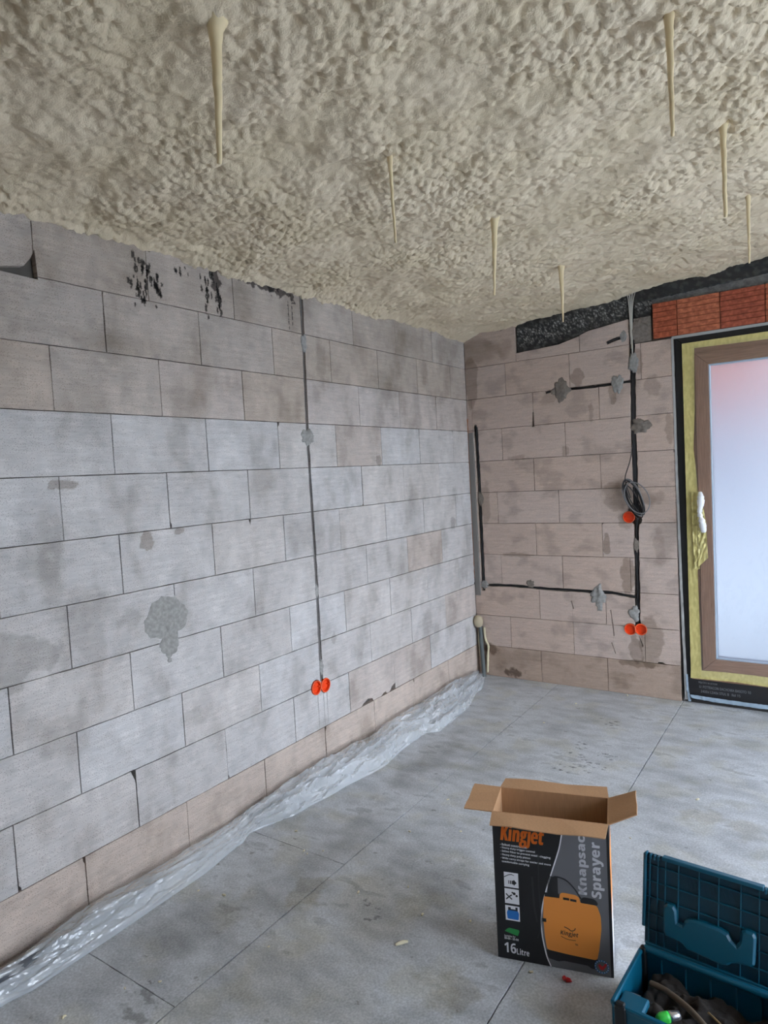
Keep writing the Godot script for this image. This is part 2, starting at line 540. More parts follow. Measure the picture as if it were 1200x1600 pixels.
	M.grey_cable = mat(rgb(120, 120, 122), 0.5)
	M.steel = mat(rgb(128, 125, 122), 0.5, 0.3)
	M.orange = mat(rgb(236, 74, 22), 0.42)
	M.orange_lip = mat(rgb(240, 110, 66), 0.45)
	M.clay = []
	for k in 4:
		var m := mat([rgb(206, 118, 82), rgb(198, 106, 72), rgb(210, 124, 88), rgb(190, 100, 72)][k], 0.85)
		m.uv1_triplanar = true
		m.uv1_scale = Vector3(5, 5, 5)
		m.albedo_texture = noise_tex(noise(50 + k, 0.02, 5), 256, Color(0.66, 0.60, 0.58), Color(1, 1, 1))
		M.clay.append(m)
	M.wood = mat(rgb(150, 116, 94), 0.5)
	M.wood.uv1_triplanar = true
	M.wood.uv1_scale = Vector3(9, 0.8, 9)
	M.wood.albedo_texture = noise_tex(noise(61, 0.03, 4), 256, Color(0.82, 0.80, 0.78), Color(1, 1, 1))
	M.wood_across = M.wood.duplicate()
	M.wood_across.uv1_scale = Vector3(0.8, 9, 9)
	M.tape = mat(rgb(218, 206, 138), 0.45)
	M.tape.uv1_triplanar = true
	M.tape.uv1_scale = Vector3(4, 2, 4)
	M.tape.albedo_texture = noise_tex(noise(62, 0.03, 3), 256, Color(0.86, 0.85, 0.80), Color(1, 1, 1))
	M.sealant = mat(rgb(168, 168, 166), 0.6)
	M.blue_tape = mat(rgb(150, 168, 184), 0.35)
	M.frosted = mat(Color(0.42, 0.43, 0.45, 0.0), 0.42)
	M.frosted.transparency = BaseMaterial3D.TRANSPARENCY_ALPHA
	M.frosted.refraction_enabled = true
	M.frosted.refraction_scale = 0.03
	M.pane = mat(Color(1, 1, 1, 0.03), 0.02)
	M.pane.transparency = BaseMaterial3D.TRANSPARENCY_ALPHA
	M.film = mat(Color(0.95, 0.97, 0.99, 0.30), 0.09)
	M.film.transparency = BaseMaterial3D.TRANSPARENCY_ALPHA
	M.film.cull_mode = BaseMaterial3D.CULL_DISABLED
	M.film_inner = M.film.duplicate()
	M.film_inner.albedo_color = Color(0.95, 0.97, 0.99, 0.16)
	M.wrap = mat(Color(0.96, 0.97, 0.98, 0.55), 0.2)
	M.wrap.transparency = BaseMaterial3D.TRANSPARENCY_ALPHA
	M.card = mat(rgb(196, 152, 112), 0.85)
	M.card.uv1_triplanar = true
	M.card.uv1_scale = Vector3(14, 1.5, 14)
	M.card.albedo_texture = noise_tex(noise(63, 0.03, 3), 256, Color(0.92, 0.92, 0.91), Color(1, 1, 1))

func block_mat(c: Color, grain: Texture2D, relief: Texture2D, stains: Texture2D) -> StandardMaterial3D:
	var m := mat(c, 0.92, 0.0, 0.3)
	m.albedo_texture = grain
	m.heightmap_enabled = true
	m.heightmap_texture = relief
	m.heightmap_scale = 0.16
	if stains:
		m.detail_enabled = true
		m.detail_albedo = stains
		m.detail_blend_mode = BaseMaterial3D.BLEND_MODE_MUL
		m.detail_uv_layer = BaseMaterial3D.DETAIL_UV_2
	return m

# ---------------------------------------------------------------- walls of aerated blocks
func on_left(s: float, y: float, o: float) -> Vector3:
	return Vector3(o, y, s)

func on_back(s: float, y: float, o: float) -> Vector3:
	return Vector3(s, y, o)

func roughened(p: PackedVector2Array, step := 0.06, jit := 0.0009) -> PackedVector2Array:
	var out := PackedVector2Array()
	var m := p.size()
	for i in m:
		var a := p[i]
		var b := p[(i + 1) % m]
		var d := b - a
		var cnt := maxi(1, int(ceil(d.length() / step)))
		var nn := Vector2(-d.y, d.x).normalized()
		for k in cnt:
			var q := a + d * (float(k) / cnt)
			if k > 0:
				q += nn * rng.randf_range(-jit, jit)
			out.append(q)
	return out

func rect(x0: float, y0: float, x1: float, y1: float) -> PackedVector2Array:
	return PackedVector2Array([Vector2(x0, y0), Vector2(x1, y0), Vector2(x1, y1), Vector2(x0, y1)])

func disc(x: float, y: float, r: float, sides := 20) -> PackedVector2Array:
	var p := PackedVector2Array()
	for k in sides:
		p.append(Vector2(x + r * cos(TAU * k / sides), y + r * sin(TAU * k / sides)))
	return p

func slot(pts: Array, wid: float, wob := 0.0015) -> PackedVector2Array:
	# a wandering channel along pts
	var c := Curve2D.new()
	for q in pts:
		c.add_point(q)
	var l := c.get_baked_length()
	var cnt := maxi(2, int(l / 0.035))
	var left := PackedVector2Array()
	var right := PackedVector2Array()
	for k in cnt + 1:
		var t := l * k / cnt
		var q := c.sample_baked(t)
		var d := (c.sample_baked(minf(t + 0.01, l)) - c.sample_baked(maxf(t - 0.01, 0.0))).normalized()
		var nn := Vector2(-d.y, d.x)
		left.append(q + nn * (wid * 0.5 + rng.randf_range(-wob, wob)))
		right.append(q - nn * (wid * 0.5 + rng.randf_range(-wob, wob)))
	left.reverse()
	right.append_array(left)
	return right

func cut(polys: Array, g: PackedVector2Array) -> Array:
	var out := []
	for p in polys:
		var res := Geometry2D.clip_polygons(p, g)
		var hole := false
		for q in res:
			if Geometry2D.is_polygon_clockwise(q):
				hole = true
		if hole:
			var cx := 0.0
			for q in g: cx += q.x
			cx /= g.size()
			for half in [rect(cx - 20, -20, cx, 20), rect(cx, -20, cx + 20, 20)]:
				for part in Geometry2D.intersect_polygons(p, half):
					for q in Geometry2D.clip_polygons(part, g):
						out.append(q)
		else:
			out.append_array(res)
	return out

func bbox2(p: PackedVector2Array) -> Rect2:
	var r := Rect2(p[0], Vector2.ZERO)
	for q in p: r = r.expand(q)
	return r

func block(parent: Node, put: Callable, left: bool, poly: PackedVector2Array, grooves: Array, m: Material, called := "aerated_block") -> void:
	var p := roughened(poly)
	if rng.randf() < 0.22 and poly.size() == 4:          # a knocked-off corner
		var k := rng.randi_range(0, 3)
		var c := poly[k]
		var s := rng.randf_range(0.006, 0.014)
		var e := rng.randf_range(0.015, 0.045)
		var dx := 1.0 if c.x < (poly[0].x + poly[2].x) * 0.5 else -1.0
		var dy := 1.0 if c.y < (poly[0].y + poly[2].y) * 0.5 else -1.0
		var chip := PackedVector2Array([c - Vector2(dx, dy) * 0.01, c + Vector2(dx * s, -dy * 0.01), c + Vector2(dx * s * 0.7, dy * e * 0.4), c + Vector2(-dx * 0.01, dy * e)])
		var res := Geometry2D.clip_polygons(p, chip)
		if res.size() == 1:
			p = res[0]
	var polys := [p]
	var box := bbox2(p)
	for g in grooves:
		if box.intersects(bbox2(g)):
			polys = cut(polys, g)
	var mb := MB.new()
	mb.flip = left
	var off := rng.randf_range(-0.0012, 0.0012)
	for q in polys:
		if q.size() >= 3:
			mb.prism(q, put, -0.032, off, 0.0012)
	if mb.v.is_empty():
		return
	var du := rng.randf()
	var dv := rng.randf()
	var span := Vector2(4.0, 2.75) if left else Vector2(2.75, 2.75)
	var uv1 := func(v: Vector3) -> Vector2:
		var s: float = v.z if left else v.x
		return Vector2(s / 0.5 + du, -v.y / 0.25 + dv)
	var uv2 := func(v: Vector3) -> Vector2:
		var s: float = v.z if left else v.x
		return Vector2(s / span.x, 1.0 - v.y / span.y)
	put_mesh(called, mb.mesh(uv1, uv2), m, parent)

func dab(parent: Node, put: Callable, left: bool, s: float, y: float, rx: float, ry: float, thick: float, m: Material, seed_: int, called := "mortar_dab", ragged := 0.30) -> void:
	# a hand-thrown dab of mortar, thin at its ragged edge
	var nz := noise(seed_, 0.9, 3)
	var nf := noise(seed_ + 5, 14.0, 2)
	var sides := 40
	var rings := 9
	var P := PackedVector3Array()
	for j in rings + 1:
		for k in sides + 1:
			var t := TAU * (k % sides) / sides
			var e := 1.0 + ragged * nz.get_noise_2d(cos(t) * 1.3, sin(t) * 1.3) * 1.6
			var r := maxf(0.01, float(j) / rings)
			var q := Vector2(cos(t) * rx, sin(t) * ry) * e * r
			var o := thick * (1.0 - pow(r, 4.0)) * (0.8 + 0.6 * nf.get_noise_2d(s + q.x, y + q.y)) if j < rings else -0.003
			P.append(put.call(s + q.x, y + q.y, o))
	put_mesh(called, grid_mesh(sides + 1, rings + 1, P, PackedColorArray(), true), m, parent)

const LEFT_JOINTS := {10: [3.49, 2.99, 2.489, 1.985, 1.5, 1.017, 0.519], 9: [3.216, 2.721, 2.227, 1.739, 1.247, 0.755, 0.259], 8: [3.459, 2.963, 2.464, 1.98, 1.477, 1.008, 0.503], 7: [3.22, 2.72, 2.229, 1.731, 1.251, 0.768, 0.261], 6: [3.463, 2.964, 2.47, 1.985, 1.491, 1.004, 0.504], 5: [3.224, 2.725, 2.229, 1.74, 1.249, 0.759, 0.265], 4: [3.472, 2.968, 2.477, 1.985, 1.488, 1.002, 0.514], 3: [3.716, 3.216, 2.716, 2.225, 1.735, 1.243, 0.753, 0.261], 2: [3.475, 2.969, 2.48, 1.985, 1.494, 1.0, 0.508], 1: [3.74, 3.234, 2.733, 2.238, 1.742, 1.244, 0.762, 0.251], 0: [3.484, 2.986, 2.485, 1.991, 1.497, 1.005, 0.508]}
const BACK_JOINTS := {9: [0.346, 0.853, 1.357], 8: [0.044, 0.562, 1.062], 7: [0.296, 0.804, 1.30], 6: [0.549, 1.055], 5: [0.233, 0.735, 1.235], 4: [0.543, 1.05], 3: [0.241, 0.744, 1.24], 2: [0.551, 1.057], 1: [0.299, 0.809, 1.324], 0: [0.544, 1.055]}
const H := 0.25
const XR := 4.4       # right wall
const GAP := 0.0016

func walls() -> void:
	# ---- left wall: a core with a 3 cm face of blocks
	var mb := MB.new()
	mb.box(Vector3(-0.24, -0.1, -0.30), Vector3(-0.030, 3.1, 6.8))
	var wl := put_mesh("wall_left", mb.mesh(), M.core)
	struct(wl, "long bare wall of pale grey aerated concrete blocks")
	var grooves := [
		slot([Vector2(1.967, 2.9), Vector2(1.975, 2.4), Vector2(1.989, 1.9), Vector2(1.985, 1.1), Vector2(1.995, 0.52)], 0.024),
		disc(2.047, 0.499, 0.043), disc(1.967, 0.487, 0.043),
		PackedVector2Array([Vector2(1.625, 0.247), Vector2(1.50, 0.247), Vector2(1.51, 0.268), Vector2(1.56, 0.280), Vector2(1.615, 0.262)]),
		PackedVector2Array([Vector2(1.42, 0.246), Vector2(1.345, 0.247), Vector2(1.36, 0.268), Vector2(1.39, 0.262)]),
		PackedVector2Array([Vector2(1.315, 0.246), Vector2(1.243, 0.246), Vector2(1.246, 0.292), Vector2(1.29, 0.275)]),
		PackedVector2Array([Vector2(3.48, 2.49), Vector2(3.66, 2.495), Vector2(3.60, 2.515), Vector2(3.53, 2.530), Vector2(3.502, 2.565), Vector2(3.485, 2.60)]),
		PackedVector2Array([Vector2(2.468, 1.50), Vector2(2.485, 1.503), Vector2(2.474, 1.47)]),
		PackedVector2Array([Vector2(3.232, 0.503), Vector2(3.256, 0.503), Vector2(3.238, 0.455), Vector2(3.232, 0.40)]),
		slot([Vector2(2.035, 0.452), Vector2(2.035, 0.405)], 0.004, 0.0005), slot([Vector2(1.985, 0.444), Vector2(1.985, 0.39)], 0.004, 0.0005), slot([Vector2(1.955, 0.444), Vector2(1.955, 0.395)], 0.004, 0.0005),
	]
	for row in 11:
		var js: Array = LEFT_JOINTS[row].duplicate()
		js.sort()
		while js[-1] < 6.2:
			js.append(js[-1] + 0.497)
		var s0 := 0.0
		for s1 in js:
			var top: float = 2.82 if row == 10 else (row + 1) * H - GAP
			var kind: String = "left_brown" if row >= 9 else "left"
			if row == 8:
				kind = "left_brown" if s1 > 2.3 and s1 < 2.9 or s1 > 3.4 else "left_pink"
			elif row < 9 and s1 < 1.8 and rng.randf() < 0.3:
				kind = "left_pink"
			var m: Material = M.left_foot if row == 0 else M[kind][rng.randi_range(0, 3)]
			block(wl, on_left, true, rect(s0 + GAP, row * H + GAP, s1 - GAP, top), grooves, m)
			s0 = s1
	dab(wl, on_left, true, 1.973, 2.444, 0.03, 0.05, 0.006, M.mortar, 101)
	dab(wl, on_left, true, 1.990, 1.923, 0.055, 0.05, 0.009, M.mortar, 102)
	dab(wl, on_left, true, 3.02, 1.10, 0.118, 0.10, 0.004, M.mortar, 103, "mortar_dab", 0.16)
	dab(wl, on_left, true, 3.015, 0.985, 0.055, 0.06, 0.003, M.mortar, 104, "mortar_dab", 0.2)
	dab(wl, on_left, true, 3.00, 1.07, 0.034, 0.04, 0.008, M.mortar, 105, "mortar_dab", 0.15)
	dab(wl, on_left, true, 3.02, 0.915, 0.012, 0.012, 0.003, M.mortar, 106)
	dab(wl, on_left, true, 1.987, 0.60, 0.018, 0.05, 0.002, M.mortar, 107)
	dab(wl, on_left, true, 1.988, 1.05, 0.014, 0.04, 0.002, M.mortar, 108)
	# ---- back wall
	var c := MB.new()
	c.box(Vector3(-0.24, -0.1, -0.30), Vector3(1.562, 3.3, -0.030))
	c.box(Vector3(1.562, 2.50, -0.30), Vector3(2.72, 3.3, -0.030))
	c.box(Vector3(2.72, -0.1, -0.30), Vector3(XR + 0.3, 3.4, -0.030))
	var wb := put_mesh("wall_back", c.mesh(), M.core)
	struct(wb, "end wall of pinkish grey aerated concrete blocks beside the glazed door")
	var bg := [
		slot([Vector2(1.300, 2.80), Vector2(1.302, 2.35), Vector2(1.294, 1.95), Vector2(1.292, 1.42), Vector2(1.286, 1.0), Vector2(1.276, 0.50)], 0.038, 0.003),
		slot([Vector2(0.06, 0.745), Vector2(0.30, 0.752), Vector2(0.62, 0.742), Vector2(0.95, 0.738), Vector2(1.12, 0.737), Vector2(1.28, 0.715)], 0.022, 0.003),
		slot([Vector2(0.665, 2.236), Vector2(0.75, 2.246), Vector2(1.0, 2.238), Vector2(1.29, 2.245)], 0.020, 0.003),
		slot([Vector2(0.072, 2.03), Vector2(0.078, 1.5), Vector2(0.075, 0.70)], 0.034, 0.003),
		slot([Vector2(1.13, 2.535), Vector2(1.18, 2.55), Vector2(1.24, 2.56)], 0.022, 0.003),
		disc(1.243, 1.291, 0.044), disc(1.285, 1.335, 0.052, 14), disc(1.292, 1.27, 0.04, 12), disc(1.226, 0.481, 0.043), disc(1.298, 0.485, 0.043),
		PackedVector2Array([Vector2(0.545, 1.99), Vector2(0.566, 1.99), Vector2(0.566, 2.10), Vector2(0.556, 2.10)]),
		PackedVector2Array([Vector2(1.40, 0.247), Vector2(1.47, 0.246), Vector2(1.44, 0.262), Vector2(1.41, 0.262)]),
		slot([Vector2(0.80, 0.66), Vector2(0.815, 0.60)], 0.006), slot([Vector2(1.285, 0.435), Vector2(1.31, 0.36)], 0.006), slot([Vector2(1.09, 0.61), Vector2(1.11, 0.42)], 0.006), slot([Vector2(1.09, 0.37), Vector2(1.115, 0.29)], 0.006),
	]
	for row in 10:
		var js: Array = BACK_JOINTS[row].duplicate()
		js.append(1.556)
		var s0 := 0.0
		for s1 in js:
			var m: Material = M.back_foot if row == 0 else M.back[rng.randi_range(0, 3)]
			block(wb, on_back, false, rect(s0 + GAP, row * H + GAP, s1 - GAP, (row + 1) * H - GAP), bg, m)
			s0 = s1
		s0 = 2.725
		var nxt := 2.95 if row % 2 else 3.2
		while s0 < XR - 0.01:
			block(wb, on_back, false, rect(s0 + GAP, row * H + GAP, nxt - GAP, (row + 1) * H - GAP), [], M.back[rng.randi_range(0, 3)])
			s0 = nxt
			nxt = minf(nxt + 0.5, XR)
	for row in [10, 11, 12]:
		var s0 := 2.904
		var nxt := 3.2 if row % 2 == 0 else 2.97
		while s0 < XR - 0.01:
			block(wb, on_back, false, rect(s0 + GAP, row * H + GAP, nxt - GAP, (row + 1) * H - GAP), [], M.back[rng.randi_range(0, 3)])
			s0 = nxt
			nxt = minf(nxt + 0.5, XR)
	block(wb, on_back, false, rect(GAP, 2.5 + GAP, 0.438, 2.86), bg, M.back[1])
	block(wb, on_back, false, PackedVector2Array([Vector2(0.442, 2.5 + GAP), Vector2(0.933, 2.5 + GAP), Vector2(0.933, 2.614), Vector2(0.78, 2.578), Vector2(0.442, 2.562)]), bg, M.back[0])
	block(wb, on_back, false, PackedVector2Array([Vector2(0.937, 2.5 + GAP), Vector2(1.283, 2.5 + GAP), Vector2(1.283, 2.675), Vector2(1.0, 2.640), Vector2(0.937, 2.618)]), bg, M.back[2])
	block(wb, on_back, false, PackedVector2Array([Vector2(1.318, 2.5 + GAP), Vector2(1.428, 2.505), Vector2(1.430, 2.672), Vector2(1.318, 2.672)]), [], M.mortar_brown, "mortar_block")
	for d in [[0.792, 2.248, 0.06, 0.085, 0.010, 201], [1.195, 2.24, 0.045, 0.07, 0.010, 202], [1.345, 1.931, 0.07, 0.055, 0.012, 203], [1.305, 2.371, 0.034, 0.07, 0.010, 204], [1.345, 2.60, 0.06, 0.065, 0.008, 205], [1.004, 0.72, 0.06, 0.075, 0.014, 206], [1.01, 0.655, 0.03, 0.055, 0.007, 226],
			[0.481, 0.772, 0.032, 0.034, 0.008, 207], [1.255, 0.60, 0.035, 0.055, 0.010, 208], [1.286, 1.09, 0.020, 0.05, 0.004, 209], [0.085, 0.755, 0.035, 0.035, 0.008, 210], [0.735, 2.24, 0.03, 0.03, 0.004, 211], [1.245, 2.56, 0.025, 0.04, 0.006, 212], [0.09, 1.44, 0.025, 0.06, 0.004, 213]]:
		dab(wb, on_back, false, d[0], d[1], d[2], d[3], d[4], M.mortar_brown if d[5] % 2 else M.mortar, d[5])
	# ---- red ceramic lintel over the door, its shells side by side
	var lin := Node3D.new()
	lin.name = "lintel"
	wb.add_child(lin)
	tag(lin, "red ceramic lintel over the glazed door")
	var xs := [1.442, 1.598, 1.857, 2.113, 2.365, 2.62, 2.88]
	for i in xs.size() - 1:
		var t := MB.new()
		var y := 2.514
		var bands := [0.040, 0.034, 0.036, 0.030, 0.036, 0.032, 0.030]
		var total := 0.0
		for b in bands: total += b
		for b in bands:
			var hh: float = b / total * 0.236
			t.box(Vector3(xs[i] + 0.002 + rng.randf_range(0, 0.001), y, -0.028), Vector3(xs[i + 1] - 0.002, y + hh - 0.0026, 0.002 + rng.randf_range(-0.0015, 0.0015)), 0.0012)
			y += hh
		put_mesh("lintel_shell", t.mesh(), M.clay[(i + 1) % 4], lin)
	# ---- black bitumen coat under the roof, crumbled below
	coat(wb, "bitumen_coat", 0.442, 1.283, func(x: float) -> float: return 2.555 + 0.135 * maxf(0.0, x - 0.60), 3.0, 0.45, 301)
	coat(wb, "bitumen_coat", 1.318, 1.442, func(_x: float) -> float: return 2.66, 3.05, 0.45, 302)
	coat(wb, "mortar_band", 1.36, 2.9, func(_x: float) -> float: return 2.745, 2.88, -1.0, 303)
	coat(wb, "bitumen_coat", 1.318, 2.9, func(x: float) -> float: return 2.77 + 0.045 * (x - 1.3), 3.1, 0.0, 304)

func coat(parent: Node, called: String, x0: float, x1: float, low: Callable, top: float, crumb: float, seed_: int) -> void:
	var nx := int((x1 - x0) / 0.008) + 2
	var ny := 46
	var a := noise(seed_, 18.0, 3)
	var b := noise(seed_ + 40, 70.0, 2)
	var P := PackedVector3Array()
	var C := PackedColorArray()
	for j in ny:
		for i in nx:
			var x := lerpf(x0, x1, float(i) / (nx - 1))
			var yl: float = low.call(x) + 0.006 * a.get_noise_2d(x * 2.0, 3.0)
			var t := float(j) / (ny - 1)
			var y := lerpf(yl, top, t)
			var n := a.get_noise_2d(x, y)
			var f := b.get_noise_2d(x, y)
			var z := -0.012 + 0.006 * n + 0.003 * f
			if called == "mortar_band":
				z = -0.014 + 0.003 * n
			elif crumb == 0.0:
				z = -0.004 + 0.004 * n
			if j == 0 or i == 0 or i == nx - 1:
				z = -0.032
			P.append(Vector3(x, y, z))
			var k := 0.026
			if called == "mortar_band":
				k = 0.13 + 0.06 * n + 0.04 * f
			elif crumb > 0.0:
				var where := smoothstep(0.02, 0.10, y - yl) * (1.0 - smoothstep(0.15, 0.22, y - yl))
				k += 0.36 * smoothstep(0.12, 0.4, f) * where * (0.4 + 0.6 * smoothstep(-0.2, 0.3, n)) + 0.05 * smoothstep(0.0, 0.4, n)
			else:
				k += 0.03 * smoothstep(0.0, 0.4, n)
			C.append(Color(k * 1.02, k, k * 0.95))
	put_mesh(called, grid_mesh(nx, ny, P, C), M.tar, parent)

# ---------------------------------------------------------------- sprayed foam on the sloping ceiling
func ceil_y(x: float) -> float:
	return 2.735 + 0.085 * x

func ceiling_foam() -> void:
	var mb := MB.new()
	var pts := PackedVector2Array([Vector2(-0.3, ceil_y(-0.3) + 0.07), Vector2(XR + 0.3, ceil_y(XR + 0.3) + 0.07), Vector2(XR + 0.3, ceil_y(XR + 0.3) + 0.3), Vector2(-0.3, ceil_y(-0.3) + 0.3)])
	mb.prism(pts, func(s: float, y: float, o: float) -> Vector3: return Vector3(s, y, o), -0.35, 6.8, 0.0, true)
	var ce := put_mesh("ceiling", mb.mesh(), M.core)
	struct(ce, "sloping ceiling covered with lumpy cream sprayed foam")
	var n0 := noise(401, 0.9, 3)
	var n1 := noise(402, 3.2, 3)
	var c1 := noise(403, 30.0, 1, FastNoiseLite.TYPE_CELLULAR)
	var c2 := noise(404, 62.0, 1, FastNoiseLite.TYPE_CELLULAR)
	for c in [c1, c2]:
		c.cellular_return_type = FastNoiseLite.RETURN_DISTANCE
		c.cellular_jitter = 1.0
		c.domain_warp_enabled = true
		c.domain_warp_fractal_type = FastNoiseLite.DOMAIN_WARP_FRACTAL_NONE
		c.domain_warp_amplitude = 0.022
		c.domain_warp_frequency = 9.0
	var n3 := noise(405, 12.0, 3)
	var tint := noise(406, 2.0, 3)
	var shape := func(x: float, z: float) -> float:
		var big := n0.get_noise_2d(x, z)
		var mid := n1.get_noise_2d(x * 0.8 + z * 0.3, z * 1.25 - x * 0.4)
		var d1: float = c1.get_noise_2d(x, z) + 1.0
		var d2: float = c2.get_noise_2d(x * 0.85, z * 1.1) + 1.0
		var rough := clampf(0.62 + 1.1 * n3.get_noise_2d(x * 0.12, z * 0.12) + 0.25 * mid, 0.25, 1.1)
		var fade := smoothstep(0.3, 2.2, z) * 0.55 + 0.45
		var lump: float = rough * fade * (0.026 * (1.0 - d1 * d1) + 0.012 * (1.0 - d2 * d2)) + 0.008 * n3.get_noise_2d(x, z)
		var edge := 0.022 * exp(-maxf(x, 0.0) / 0.05) + 0.012 * exp(-maxf(z, 0.0) / 0.04)
		return ceil_y(x) + 0.018 + 0.022 * big + 0.026 * mid - lump - edge
	var patch := func(called: String, x0: float, x1: float, z0: float, z1: float, step: float) -> void:
		var nx := int((x1 - x0) / step) + 1
		var nz := int((z1 - z0) / step) + 1
		var P := PackedVector3Array()
		P.resize(nx * nz)
		var C := PackedColorArray()
		C.resize(nx * nz)
		var k := 0
		for j in nz:
			var z := z0 + step * j
			for i in nx:
				var x := x0 + step * i
				P[k] = Vector3(x, shape.call(x, z), z)
				var t := clampf(0.5 + 0.9 * tint.get_noise_2d(x, z), 0.0, 1.0)
				C[k] = Color(lerpf(0.63, 0.69, t), lerpf(0.52, 0.575, t), lerpf(0.355, 0.415, t))
				k += 1
		put_mesh(called, grid_mesh(nx, nz, P, C, false, 7.0), M.foam, ce)
	patch.call("sprayed_foam", -0.04, 3.0, -0.04, 4.3, 0.0060)
	patch.call("sprayed_foam", 2.97, XR + 0.1, -0.04, 4.3, 0.05)
	patch.call("sprayed_foam", -0.04, XR + 0.1, 4.27, 6.6, 0.05)
	# drips of foam over the screws, in two lines along the rafters
	var side := Vector3(0.825, 0, -0.565)
	for d in [[1.209, 3.654, 2.492, -0.014, 0.0175, 0.006], [2.104, 2.819, 2.585, 0.001, 0.0135, 0.005], [1.166, 2.811, 2.518, 0.005, 0.0085, 0.004], [1.174, 1.943, 2.495, -0.016, 0.017, 0.004], [1.156, 0.989, 2.523, 0.0, 0.018, 0.004], [2.135, 2.002, 2.587, 0.001, 0.012, 0.0065], [2.137, 1.172, 2.604, 0.0, 0.011, 0.004]]:
		var top: Vector3 = Vector3(d[0], shape.call(d[0], d[1]) + 0.02, d[1])
		var bot: Vector3 = Vector3(d[0], d[2], d[1]) + side * float(d[3])
		var path := PackedVector3Array()
		var radii := []
		var nn := noise(int(d[1] * 1000.0), 3.0, 2)
		for k in 23:
			var t := k / 22.0
			path.append(top.lerp(bot, t) + side * 0.002 * nn.get_noise_1d(t * 2.0))
			var r: float = lerpf(d[4], d[5], pow(t, 0.75)) * (1.0 + 0.12 * nn.get_noise_1d(t * 4.0 + 9.0))
			r += d[4] * 1.3 * exp(-t / 0.05)
			radii.append(r)
		var o := put_mesh("foam_icicle", tube_mesh(path, radii, 14), M.foam_plain, ce)
		tag(o, "cream foam drip hanging from the ceiling")

# ---------------------------------------------------------------- floor
func floor_slab() -> void:
	var mb := MB.new()
	mb.box(Vector3(-0.24, -0.2, -0.3), Vector3(XR + 0.3, -0.010, 6.8))
	var fl := put_mesh("floor", mb.mesh(), M.joint)
	struct(fl, "bare grey screed floor in large sheets with dust and dirt")
	var xs := [0.0, 0.67, 1.566, 2.462, 3.358, XR + 0.02]
	for i in xs.size() - 1:
		var zs := [-0.02, 0.9, 1.80, 2.70, 3.602, 4.5, 5.4, 6.55] if i == 0 else [-0.02, 6.55]
		for j in zs.size() - 1:
			var g := 0.0016 if i > 1 else 0.0024
			var p := roughened(rect(xs[i] + g, -zs[j + 1] + 0.0012, xs[i + 1] - g, -zs[j] - 0.0012), 0.05, 0.0014)
			var t := MB.new()
			t.prism(p, func(s: float, y: float, o: float) -> Vector3: return Vector3(s, o, -y), -0.012, 0.0, 0.001)
			put_mesh("screed_sheet", t.mesh(func(v: Vector3) -> Vector2: return Vector2(v.x / 4.0, v.z / 4.8), func(v: Vector3) -> Vector2: return Vector2(v.x * 2.1, v.z * 2.1)), M.floor, fl)

# ---------------------------------------------------------------- glazed door in the back wall
func frame_bars(x0: float, y0: float, x1: float, y1: float, wid: float, z0: float, z1: float, called: String, parent: Node, m_up: Material, m_across: Material, foot := -1.0) -> void:
	# four mitred bars
	var f := wid if foot < 0.0 else foot
	var put := func(s: float, y: float, o: float) -> Vector3: return Vector3(s, y, o)
	var bars := [
		[PackedVector2Array([Vector2(x0, y0), Vector2(x0 + wid, y0 + f), Vector2(x0 + wid, y1 - wid), Vector2(x0, y1)]), m_up],
		[PackedVector2Array([Vector2(x1, y0), Vector2(x1, y1), Vector2(x1 - wid, y1 - wid), Vector2(x1 - wid, y0 + f)]), m_up],
		[PackedVector2Array([Vector2(x0, y1), Vector2(x0 + wid, y1 - wid), Vector2(x1 - wid, y1 - wid), Vector2(x1, y1)]), m_across],
		[PackedVector2Array([Vector2(x0, y0), Vector2(x1, y0), Vector2(x1 - wid, y0 + f), Vector2(x0 + wid, y0 + f)]), m_across]]
	for b in bars:
		var mb := MB.new()
		mb.prism(b[0], put, z0, z1, 0.003, true)
		put_mesh(called, mb.mesh(), b[1], parent)

func ribbon(pts_a: Array, pts_b: Array, z: float, seed_: int, amp := 0.0015, na := 60, nb := 10, thick := 0.0) -> ArrayMesh:
	# a strip of tape or film between two edges, faintly creased
	var ca := Curve2D.new()
	for q in pts_a: ca.add_point(q)
	var cb := Curve2D.new()
	for q in pts_b: cb.add_point(q)
	var nz := noise(seed_, 22.0, 3)
	var P := PackedVector3Array()
	for j in na:
		var t := float(j) / (na - 1)
		var a := ca.sample_baked(ca.get_baked_length() * t)
		var b := cb.sample_baked(cb.get_baked_length() * t)
		for i in nb:
			var q := a.lerp(b, float(i) / (nb - 1))
			P.append(Vector3(q.x, q.y, z + amp * (0.6 + nz.get_noise_2d(q.x * 2.0, q.y * 0.8))))
	return grid_mesh(nb, na, P)

